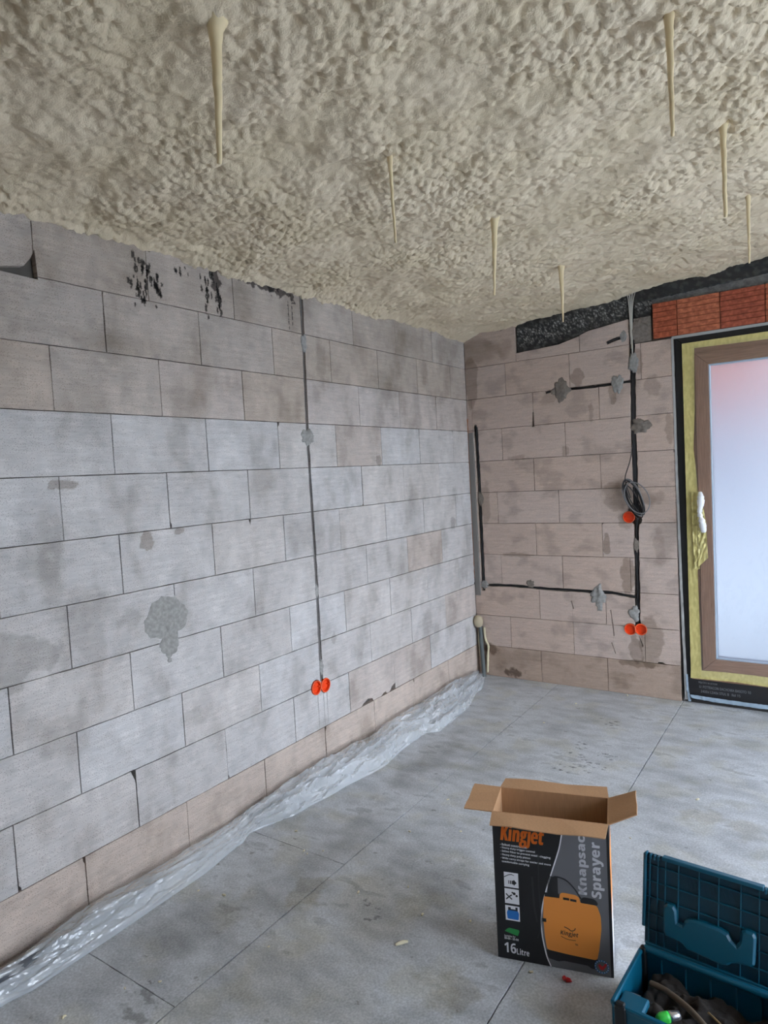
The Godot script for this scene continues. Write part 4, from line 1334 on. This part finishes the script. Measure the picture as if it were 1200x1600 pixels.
func carton() -> void:
	var W := 0.378
	var HH := 0.52
	var D := 0.182
	var T := 0.0035
	var t := thing("sprayer_carton", "open cardboard carton printed black and grey with an orange knapsack sprayer", "box", Vector3(1.4792, 0.0, 2.8739), deg_to_rad(15.137))
	var black := mat(rgb(20, 20, 22), 0.42)
	var grey := mat(rgb(104, 104, 108), 0.42)
	var white := mat(rgb(226, 226, 230), 0.5)
	var orange := mat(rgb(230, 144, 62), 0.45)
	var dark := mat(rgb(30, 30, 32), 0.45)
	# brown board: bottom and four walls
	var mb := MB.new()
	mb.box(Vector3(0, 0.001, -D), Vector3(W, 0.001 + T, 0))
	put_mesh("bottom_board", mb.mesh(), M.card, t)
	for q in [[Vector3(0, 0.001, -T), Vector3(W, HH, 0)], [Vector3(0, 0.001, -D), Vector3(W, HH, -D + T)], [Vector3(0, 0.001, -D), Vector3(T, HH, 0)], [Vector3(W - T, 0.001, -D), Vector3(W, HH, 0)]]:
		mb = MB.new()
		mb.box(q[0], q[1], 0.0006)
		put_mesh("side_board", mb.mesh(), M.card, t)
	# printed skins
	mb = MB.new()
	mb.box(Vector3(-0.0006, 0.001, -D), Vector3(0.0, HH - 0.001, 0.0004))
	put_mesh("printed_side", mb.mesh(), black, t)
	mb = MB.new()
	mb.box(Vector3(W, 0.001, -D), Vector3(W + 0.0006, HH - 0.001, 0.0004))
	var side := put_mesh("printed_side", mb.mesh(), black, t)
	mb = MB.new()
	mb.box(Vector3(W + 0.0006, 0.20, -D), Vector3(W + 0.0010, 0.42, -0.006))
	put_mesh("printed_stripe", mb.mesh(), orange, side)
	mb = MB.new()
	mb.box(Vector3(W + 0.0006, 0.01, -D), Vector3(W + 0.0010, 0.19, -0.02))
	put_mesh("printed_stripe", mb.mesh(), white, side)
	mb = MB.new()
	mb.box(Vector3(0, 0.001, -D - 0.0006), Vector3(W, HH - 0.001, -D))
	put_mesh("printed_back", mb.mesh(), black, t)
	var f := plate(t, "printed_front", [[0, 0.001], [W, 0.001], [W, HH - 0.001], [0, HH - 0.001]], 0.0, 0.0005, black)
	tag(f, "front print in black and grey with an orange sprayer")
	var curve := [[0.240, 0.519], [0.2286, 0.462], [0.2195, 0.418], [0.2023, 0.363], [0.1881, 0.320], [0.1736, 0.273], [0.1586, 0.216], [0.1513, 0.161], [0.1527, 0.107], [0.160, 0.059], [0.1664, 0.030], [0.178, 0.0012]]
	plate(f, "grey_field", curve + [[W - 0.008, 0.0012], [W - 0.008, 0.519]], 0.0005, 0.0003, grey)
	plate(f, "white_swoosh", stroke(curve, 0.004), 0.0008, 0.0003, white)
	# the sprayer
	plate(f, "pump_rod", [[0.176, 0.250], [0.2105, 0.250], [0.2105, 0.318], [0.203, 0.322], [0.196, 0.316], [0.188, 0.320], [0.178, 0.316]], 0.0008, 0.0003, dark)
	plate(f, "hose", stroke([[0.195, 0.316], [0.211, 0.3195], [0.238, 0.312], [0.264, 0.287], [0.283, 0.256]], 0.0045), 0.0011, 0.0003, dark)
	plate(f, "lance", stroke([[0.1265, 0.308], [0.130, 0.20], [0.1383, 0.150]], 0.006), 0.0008, 0.0003, mat(rgb(38, 38, 40), 0.4))
	plate(f, "lance", stroke([[0.150, 0.388], [0.148, 0.27], [0.1508, 0.150], [0.137, 0.093]], 0.004), 0.0008, 0.0003, mat(rgb(36, 36, 38), 0.4))
	plate(f, "foot", rounded([[0.164, 0.060], [0.330, 0.058], [0.328, 0.020], [0.308, 0.020], [0.300, 0.028], [0.215, 0.030], [0.205, 0.024], [0.170, 0.030]], 0.006), 0.0008, 0.0003, dark)
	plate(f, "tank", rounded([[0.163, 0.247], [0.216, 0.252], [0.300, 0.246], [0.334, 0.240], [0.3445, 0.205], [0.3452, 0.163], [0.3353, 0.087], [0.328, 0.052], [0.240, 0.055], [0.167, 0.060], [0.161, 0.108], [0.1585, 0.173]], 0.010), 0.0011, 0.0003, orange)
	plate(f, "carry_handle", rounded([[0.214, 0.240], [0.216, 0.262], [0.224, 0.268], [0.268, 0.266], [0.279, 0.258], [0.281, 0.238]], 0.007), 0.0014, 0.0003, orange)
	plate(f, "handle_gap", [[0.226, 0.244], [0.226, 0.252], [0.246, 0.252], [0.246, 0.244]], 0.0017, 0.0002, dark)
	plate(f, "handle_gap", [[0.249, 0.243], [0.249, 0.251], [0.269, 0.250], [0.269, 0.242]], 0.0017, 0.0002, dark)
	plate(f, "filler_cap", rounded([[0.280, 0.242], [0.283, 0.256], [0.292, 0.263], [0.325, 0.262], [0.336, 0.252], [0.336, 0.241]], 0.006), 0.0014, 0.0003, dark)
	plate(f, "pump_collar", [[0.166, 0.246], [0.214, 0.247], [0.214, 0.262], [0.166, 0.260]], 0.0014, 0.0003, dark)
	plate(f, "strap_hook", [[0.155, 0.168], [0.168, 0.168], [0.168, 0.156], [0.155, 0.156]], 0.0014, 0.0003, dark)
	text(f, "Kingjet", Vector3(0.212, 0.117, 0.0015), 0.056, 0.020, -0.02, dark, true, "lettering", 0.15)
	plate(f, "leaf_mark", stroke([[0.226, 0.150], [0.240, 0.145], [0.247, 0.139]], 0.003), 0.0014, 0.0002, dark)
	plate(f, "leaf_mark", stroke([[0.262, 0.151], [0.258, 0.142], [0.247, 0.139]], 0.003), 0.0014, 0.0002, dark)
	plate(f, "under_line", stroke([[0.215, 0.115], [0.235, 0.108], [0.262, 0.108]], 0.0018), 0.0014, 0.0002, dark)
	text(f, "16L", Vector3(0.259, 0.092, 0.0015), 0.010, 0.006, -0.05, dark)
	# lettering
	text(f, "Kingjet", Vector3(0.024, 0.404, 0.0006), 0.140, 0.075, 0.0, mat(rgb(240, 120, 30), 0.5), true, "lettering", 0.12)
	var lines := ["- Robust construction", "- Heavy duty trigger control", "- Inline filter to prevent nozzle clogging", "- Heavy duty poly piston", "- Wide carry straps for easier and more", "  comfortable carrying"]
	var lens := [0.090, 0.116, 0.167, 0.100, 0.167, 0.092]
	for k in 6:
		text(f, lines[k].strip_edges(), Vector3(0.0235 if k < 5 else 0.027, 0.4035 - 0.0122 * k, 0.0006), lens[k], 0.0088, -0.015, white)
	for dd in [-0.0007, 0.0007]:
		text(f, "Knapsack", Vector3(0.3115 + dd, 0.272 + dd, 0.0010), 0.232, 0.036, PI / 2, white)
		text(f, "Sprayer", Vector3(0.3585 + dd, 0.266 + dd, 0.0010), 0.188, 0.040, PI / 2, white)
		text(f, "Kingjet", Vector3(0.024 + dd * 2.0, 0.404, 0.0006), 0.140, 0.075, 0.0, mat(rgb(240, 120, 30), 0.5), true, "lettering", 0.12)
	text(f, "Knapsack", Vector3(0.3115, 0.272, 0.0010), 0.232, 0.036, PI / 2, white)
	text(f, "Sprayer", Vector3(0.3585, 0.266, 0.0010), 0.188, 0.040, PI / 2, white)
	text(f, "16", Vector3(0.0225, 0.023, 0.0006), 0.040, 0.036, 0.0, white)
	text(f, "Litre", Vector3(0.0645, 0.022, 0.0006), 0.042, 0.022, 0.0, white)
	text(f, "Suitable for", Vector3(0.024, 0.0795, 0.0006), 0.038, 0.0070, 0.0, white, false)
	text(f, "SS-05 - SS-08", Vector3(0.024, 0.0705, 0.0006), 0.048, 0.0075, 0.0, white, true)
	plate(f, "green_field_picture", [[0.026, 0.099], [0.034, 0.108], [0.042, 0.113], [0.074, 0.110], [0.076, 0.104], [0.070, 0.088]], 0.0005, 0.0003, mat(rgb(40, 140, 70), 0.5))
	# three small picture squares
	for k in 3:
		var y0: float = [0.2585, 0.2005, 0.1405][k]
		var sq := plate(f, "picture_square", [[0.0315, y0], [0.0800, y0], [0.0800, y0 + 0.0525], [0.0315, y0 + 0.0525]], 0.0005, 0.0003, white)
		if k == 0:
			plate(sq, "spray_wand", stroke([[0.032, y0 + 0.034], [0.048, y0 + 0.044], [0.062, y0 + 0.046], [0.066, y0 + 0.043]], 0.0025), 0.0008, 0.0002, dark)
			for b in 3:
				plate(sq, "bar", [[0.046 + 0.006 * b, y0 + 0.012], [0.049 + 0.007 * b, y0 + 0.012], [0.049 + 0.007 * b, y0 + 0.024], [0.046 + 0.006 * b, y0 + 0.024]], 0.0008, 0.0002, dark)
			plate(sq, "arrow", [[0.064, y0 + 0.011], [0.064, y0 + 0.007], [0.074, y0 + 0.018], [0.064, y0 + 0.029], [0.064, y0 + 0.025], [0.060, y0 + 0.025], [0.060, y0 + 0.011]], 0.0008, 0.0002, dark)
		elif k == 1:
			plate(sq, "crossed_tools", stroke([[0.036, y0 + 0.014], [0.046, y0 + 0.024], [0.056, y0 + 0.032]], 0.004), 0.0008, 0.0002, dark)
			plate(sq, "crossed_tools", stroke([[0.036, y0 + 0.034], [0.046, y0 + 0.024], [0.056, y0 + 0.016]], 0.004), 0.0008, 0.0002, dark)
			plate(sq, "nozzle", disc_pts(0.064, y0 + 0.037, 0.005), 0.0008, 0.0002, dark)
			plate(sq, "nozzle", disc_pts(0.072, y0 + 0.030, 0.004), 0.0008, 0.0002, dark)
			plate(sq, "nozzle", disc_pts(0.058, y0 + 0.040, 0.003), 0.0008, 0.0002, dark)
		else:
			plate(sq, "blue_tank", rounded([[0.038, y0 + 0.005], [0.0755, y0 + 0.005], [0.0775, y0 + 0.028], [0.073, y0 + 0.038], [0.041, y0 + 0.038], [0.036, y0 + 0.028]], 0.004), 0.0008, 0.0002, mat(rgb(30, 110, 190), 0.5))
			plate(sq, "tank_cap", [[0.041, y0 + 0.036], [0.0735, y0 + 0.036], [0.0735, y0 + 0.049], [0.066, y0 + 0.049], [0.066, y0 + 0.041], [0.050, y0 + 0.041], [0.050, y0 + 0.047], [0.041, y0 + 0.047]], 0.0009, 0.0002, dark)
	# round quality badge
	var badge := plate(f, "badge", disc_pts(0.342, 0.033, 0.0235), 0.0012, 0.0002, mat(rgb(60, 110, 160), 0.5))
	plate(badge, "badge_face", disc_pts(0.342, 0.033, 0.0175), 0.0014, 0.0002, grey)
	plate(badge, "badge_tick", rounded([[0.330, 0.038], [0.336, 0.024], [0.345, 0.021], [0.354, 0.034], [0.359, 0.046], [0.352, 0.046], [0.345, 0.034], [0.340, 0.036], [0.337, 0.042]], 0.003), 0.0016, 0.0002, mat(rgb(200, 40, 44), 0.5))
	for k in 16:
		plate(badge, "badge_star", disc_pts(0.342 + 0.0205 * cos(TAU * k / 16.0), 0.033 + 0.0205 * sin(TAU * k / 16.0), 0.0016, 6), 0.0014, 0.0002, white)
	# four flaps, folded out
	flap(t, Vector3(0, HH, 0.0), Vector3(W, HH, 0.0), Vector3(0, 0.000, 0.088), 0.008)
	flap(t, Vector3(W, HH, -D), Vector3(0, HH, -D), Vector3(0, -0.004, -0.084), 0.006)
	flap(t, Vector3(0, HH, -D), Vector3(0, HH, 0), Vector3(-0.096, 0.001, 0.0), -0.003)
	flap(t, Vector3(W, HH, 0), Vector3(W, HH, -D), Vector3(0.089, 0.040, 0.0), 0.004)

func disc_pts(x: float, y: float, r: float, sides := 24) -> Array:
	var a := []
	for q in disc(x, y, r, sides): a.append(q)
	return a

func flap(parent: Node, a: Vector3, b: Vector3, out: Vector3, skew: float) -> void:
	# a creased board hinged on a-b
	var mb := MB.new()
	var along := (b - a).normalized()
	var nn := along.cross(out).normalized()
	if nn.y < 0: nn = -nn
	var thick := 0.0035
	var cnt := 5
	var prev := []
	for k in cnt + 1:
		var t := float(k) / cnt
		var p := a.lerp(b, t)
		var e := p + out + along * skew * (1.0 - 2.0 * absf(t - 0.5)) * 0.0 + nn * (0.003 * sin(t * 9.0 + a.x * 20.0))
		if k == 0: e += along * skew
		if k == cnt: e -= along * skew
		var cur := [p, e, e - nn * thick, p - nn * thick]
		if k > 0:
			for i in 4:
				var j := (i + 1) % 4
				mb.quad(prev[i], cur[i], cur[j], prev[j])
		if k == 0:
			mb.quad(cur[0], cur[1], cur[2], cur[3])
		if k == cnt:
			mb.quad(cur[3], cur[2], cur[1], cur[0])
		prev = cur
	put_mesh("flap", mb.mesh(), M.card, parent)

# ---------------------------------------------------------------- open blue tool case
func toolbox() -> void:
	var t := thing("tool_case", "open dark teal plastic tool case with its ribbed lid up", "tool case", Vector3(1.936, 0.0, 2.770), deg_to_rad(-4.115))
	var teal := mat(rgb(0, 86, 112), 0.38)
	var teal_dark := mat(rgb(5, 60, 80), 0.42)
	var black := mat(rgb(22, 24, 26), 0.45)
	var W := 0.395
	var D := 0.279
	var Hh := 0.150
	var mb := MB.new()
	mb.box(Vector3(0, 0.0, 0), Vector3(W, 0.008, D), 0.002)
	put_mesh("case_bottom", mb.mesh(), teal, t)
	for q in [[Vector3(0, 0.004, 0), Vector3(0.007, Hh, D)], [Vector3(W - 0.007, 0.004, 0), Vector3(W, Hh, D)], [Vector3(0, 0.004, D - 0.007), Vector3(W, Hh - 0.004, D)], [Vector3(0, 0.004, 0), Vector3(W, Hh, 0.007)]]:
		mb = MB.new()
		mb.box(q[0], q[1], 0.002)
		put_mesh("case_wall", mb.mesh(), teal, t)
	# rims and inner ribs
	put_mesh("back_rim", tube_mesh(PackedVector3Array([Vector3(0.012, Hh - 0.002, 0.012), Vector3(W - 0.012, Hh - 0.002, 0.012)]), [0.011], 14), teal, t)
	mb = MB.new()
	mb.box(Vector3(-0.003, Hh - 0.012, 0.02), Vector3(0.010, Hh + 0.002, D + 0.002), 0.003)
	put_mesh("side_rim", mb.mesh(), teal, t)
	mb = MB.new()
	mb.box(Vector3(0.0, Hh - 0.016, D - 0.012), Vector3(W, Hh - 0.002, D + 0.003), 0.003)
	put_mesh("front_rim", mb.mesh(), teal, t)
	for x in [0.06, 0.13, 0.20, 0.27, 0.335]:
		mb = MB.new()
		mb.box(Vector3(x, 0.01, 0.006), Vector3(x + 0.004, Hh - 0.02, 0.016), 0.001)
		put_mesh("inner_rib", mb.mesh(), teal, t)
	for q in [[Vector3(0.0, 0.01, 0.010), Vector3(0.018, Hh + 0.006, 0.030)], [Vector3(W - 0.018, 0.01, 0.010), Vector3(W, Hh + 0.006, 0.030)]]:
		mb = MB.new()
		mb.box(q[0], q[1], 0.003)
		put_mesh("hinge_post", mb.mesh(), black, t)
	mb = MB.new()
	mb.box(Vector3(0.012, Hh - 0.030, D - 0.075), Vector3(0.085, Hh - 0.008, D - 0.010), 0.005)
	put_mesh("corner_ledge", mb.mesh(), teal, t)
	var la := Node3D.new()
	la.name = "latch"
	t.add_child(la)
	mb = MB.new()
	mb.box(Vector3(0.010, Hh - 0.075, D - 0.002), Vector3(0.042, Hh - 0.003, D + 0.009), 0.003)
	put_mesh("latch_plate", mb.mesh(), black, la)
	mb = MB.new()
	mb.box(Vector3(0.014, Hh - 0.010, D - 0.010), Vector3(0.038, Hh + 0.006, D + 0.006), 0.003)
	put_mesh("latch_hook", mb.mesh(), black, la)
	# lid, hinged at the back and leaning slightly
	var lid := Node3D.new()
	lid.name = "lid"
	t.add_child(lid)
	tag(lid, "raised lid with a ribbed inside and a moulded holder")
	var up := Vector3(0, 0.272, -0.05).normalized()
	lid.transform = Transform3D(Basis(Vector3.RIGHT, up, Vector3.RIGHT.cross(up)), Vector3(0, Hh, 0.0))
	mb = MB.new()
	mb.box(Vector3(0.004, 0.0, -0.016), Vector3(W - 0.004, 0.280, -0.010), 0.002)
	put_mesh("lid_panel", mb.mesh(), teal_dark, lid)
	for q in [[Vector3(-0.002, 0.055, -0.022), Vector3(0.008, 0.280, 0.002)], [Vector3(W - 0.008, 0.055, -0.022), Vector3(W + 0.002, 0.280, 0.002)], [Vector3(0.055, 0.272, -0.022), Vector3(W - 0.055, 0.284, 0.004)], [Vector3(0.008, 0.0, -0.020), Vector3(W - 0.008, 0.010, -0.002)]]:
		mb = MB.new()
		mb.box(q[0], q[1], 0.002)
		put_mesh("lid_edge", mb.mesh(), teal, lid)
	for k in 8:
		var x: float = [0.006, 0.020, 0.032, 0.044][k % 4]
		if k >= 4: x = W - 0.006 - x
		mb = MB.new()
		mb.box(Vector3(x - 0.003, 0.266, -0.018), Vector3(x + 0.003, 0.280 + (0.004 if k % 4 == 0 else 0.0), 0.003), 0.001)
		put_mesh("edge_tooth", mb.mesh(), teal, lid)
	for x in [0.018, 0.042, 0.065, 0.104, 0.164, 0.219, 0.279, 0.328, 0.352, 0.376]:
		mb = MB.new()
		mb.box(Vector3(x - 0.0012, 0.01, -0.011), Vector3(x + 0.0012, 0.272, -0.003), 0.0004)
		put_mesh("lid_rib", mb.mesh(), teal, lid)
	for y in [0.050, 0.099, 0.149, 0.197, 0.246]:
		mb = MB.new()
		mb.box(Vector3(0.008, y - 0.0012, -0.011), Vector3(W - 0.008, y + 0.0012, -0.004), 0.0004)
		put_mesh("lid_rib", mb.mesh(), teal, lid)
	for k in 12:                                            # moulded slanted marks between the ribs
		var x := 0.112 + 0.013 * k
		if k == 4 or k == 8: continue
		mb = MB.new()
		mb.prism(PackedVector2Array([Vector2(x, 0.236), Vector2(x + 0.002, 0.236), Vector2(x + 0.011, 0.212), Vector2(x + 0.009, 0.212)]), func(s: float, y: float, o: float) -> Vector3: return Vector3(s, y, o), -0.011, -0.008)
		put_mesh("moulded_mark", mb.mesh(), teal_dark, lid)
	var hold := rounded([[0.066, 0.053], [0.119, 0.050], [0.136, 0.034], [0.244, 0.028], [0.262, 0.048], [0.320, 0.055], [0.323, 0.150], [0.283, 0.152], [0.279, 0.100], [0.262, 0.098], [0.250, 0.125], [0.216, 0.130], [0.162, 0.130], [0.128, 0.122], [0.119, 0.095], [0.106, 0.102], [0.101, 0.150], [0.064, 0.150]], 0.012)
	var hp := PackedVector2Array()
	for q in hold: hp.append(q)
	mb = MB.new()
	mb.prism(hp, func(s: float, y: float, o: float) -> Vector3: return Vector3(s, y, o), -0.012, 0.012, 0.006)
	put_mesh("moulded_holder", mb.mesh(), teal, lid)
	# what lies inside
	var inside := func(x: float, y: float, z: float) -> Vector3: return t.transform * Vector3(x, y, z)
	var nz := noise(801, 9.0, 2)
	var nx := 70
	var ny := 50
	var P := PackedVector3Array()
	for j in ny:
		for i in nx:
			var x := lerpf(0.022, W - 0.012, float(i) / (nx - 1))
			var z := lerpf(0.020, D - 0.014, float(j) / (ny - 1))
			var edge := minf(smoothstep(0.0, 0.02, x - 0.020), smoothstep(0.0, 0.02, D - 0.012 - z))
			var y := 0.012 + (0.060 + 0.04 * nz.get_noise_2d(x * 0.9, z * 0.9) + 0.014 * absf(nz.get_noise_2d(x * 2.4 + 5.0, z * 2.4))) * edge
			P.append(inside.call(x, clampf(y, 0.009, 0.13), z))
	tag(put_mesh("cloth_heap", grid_mesh(nx, ny, P), mat(rgb(48, 42, 38), 0.95)), "dark crumpled work cloth heaped inside the tool case", "cloth")
	var st := smooth_path([inside.call(0.05, 0.100, 0.09), inside.call(0.10, 0.104, 0.10), inside.call(0.16, 0.108, 0.13), inside.call(0.20, 0.112, 0.16), inside.call(0.26, 0.112, 0.21)], 8)
	tag(put_mesh("strap", tube_mesh(st, [0.009], 8), mat(rgb(96, 82, 68), 0.9)), "brown webbing strap lying over the dark cloth", "strap")
	var st2 := smooth_path([inside.call(0.22, 0.108, 0.12), inside.call(0.26, 0.112, 0.15), inside.call(0.30, 0.112, 0.19)], 6)
	tag(put_mesh("cord", tube_mesh(st2, [0.003], 6), mat(rgb(150, 128, 90), 0.8)), "thin tan cord on the cloth in the tool case", "cord")
	var a: Vector3 = inside.call(0.112, 0.118, 0.236)
	var dirv: Vector3 = (inside.call(0.162, 0.122, 0.190) - a).normalized()
	var sp := thing("spray_nozzle", "bright green and silver capped tube in the tool case", "tube")
	var g1 := PackedVector3Array()
	for k in 6: g1.append(a + dirv * 0.007 * k)
	put_mesh("green_cap", tube_mesh(g1, [0.008, 0.0125, 0.0145, 0.0150, 0.0150, 0.0145], 16), mat(rgb(60, 190, 70), 0.35), sp)
	var g2 := PackedVector3Array()
	for k in 5: g2.append(a + dirv * (0.035 + 0.008 * k))
	put_mesh("silver_end", tube_mesh(g2, [0.0140, 0.0140, 0.0135, 0.0125, 0.011], 16), mat(rgb(200, 200, 204), 0.25, 0.9), sp)
	for q in [[0.036, 0.112, 0.190, 0.012, "thick short grey metal fitting beside the left wall of the tool case"], [0.062, 0.116, 0.196, 0.008, "thin grey metal fitting just behind the corner ledge of the tool case"]]:
		var cp := PackedVector3Array([inside.call(q[0] - 0.012, q[1], q[2]), inside.call(q[0], q[1] + 0.003, q[2] + 0.002), inside.call(q[0] + 0.014, q[1] - 0.002, q[2] - 0.004)])
		tag(put_mesh("metal_fitting", tube_mesh(cp, [q[3]], 10), mat(rgb(150, 150, 150), 0.4, 0.6)), q[4], "fitting", "fittings in the tool case")

# ---------------------------------------------------------------- bits on the floor
func crumbs() -> void:
	var cream := mat(rgb(226, 216, 184), 0.75)
	var bent := smooth_path([Vector3(1.142, 0.006, 3.010), Vector3(1.150, 0.007, 2.998), Vector3(1.160, 0.007, 2.984), Vector3(1.172, 0.006, 2.974)], 6)
	var r := []
	for k in bent.size(): r.append(0.0035 + 0.003 * sin(PI * k / (bent.size() - 1)))
	tag(put_mesh("foam_piece", tube_mesh(bent, r, 8), cream), "curved cream foam sliver lying on the floor left of the carton", "foam")
	var red := PackedVector3Array()
	var rr := []
	for k in 7:
		red.append(Vector3(1.706 + 0.004 * k, 0.007 + 0.003 * sin(k * 1.7), 2.864 + 0.003 * sin(k * 2.3)))
		rr.append(0.006 + 0.003 * sin(k * 2.1))
	tag(put_mesh("red_cap", tube_mesh(red, rr, 8), mat(rgb(196, 30, 34), 0.4)), "tiny red plastic cap on the floor in front of the carton", "cap")
	var spots := [[0.4749, 2.7211], [0.445, 2.7087], [1.6035, 2.887], [0.5226, 2.6659], [1.0403, 1.7397], [0.794, 1.9867], [1.7735, 0.6249], [0.4552, 3.6393], [0.5366, 3.5589], [0.8419, 2.8294], [1.1382, 2.8182], [1.3131, 2.7602], [0.9931, 2.2258], [1.8798, 1.409], [1.9417, 2.2317], [0.782, 2.3408], [0.7433, 3.2445], [0.3698, 3.1195], [0.3898, 3.8164], [0.9274, 0.3561], [0.8564, 0.7903], [1.6828, 1.9107], [0.25, 3.15], [0.30, 2.6], [1.75, 0.05], [1.2, 0.04], [0.6, 0.05], [0.13, 0.04], [1.4, 2.2], [1.0, 2.7]]
	var made: Array[MeshInstance3D] = []
	for i in spots.size():
		var o: MeshInstance3D
		if i < 4:
			var p := PackedVector3Array()
			var q := []
			for k in 6:
				p.append(Vector3(-0.006 + 0.0024 * k, 0.0035 + 0.0008 * sin(k * 2.0 + i), 0.0015 * sin(k * 1.6 + i * 2.0)))
				q.append(0.0034 * (0.6 + 0.5 * absf(sin(k * 1.3 + i))))
			o = put_mesh("foam_crumb", tube_mesh(p, q, 7), cream)
			made.append(o)
		else:
			o = made[i % 4].duplicate()
			o.name = numbered("foam_crumb")
			add_child(o)
		o.position = Vector3(spots[i][0], 0.0, spots[i][1])
		o.rotation.y = rng.randf_range(0, TAU)
		var s := rng.randf_range(0.6, 1.25)
		o.scale = Vector3(s, s, s)
		tag(o, "tiny cream foam crumb scattered on the grey floor", "foam crumb", "foam crumbs on the floor")
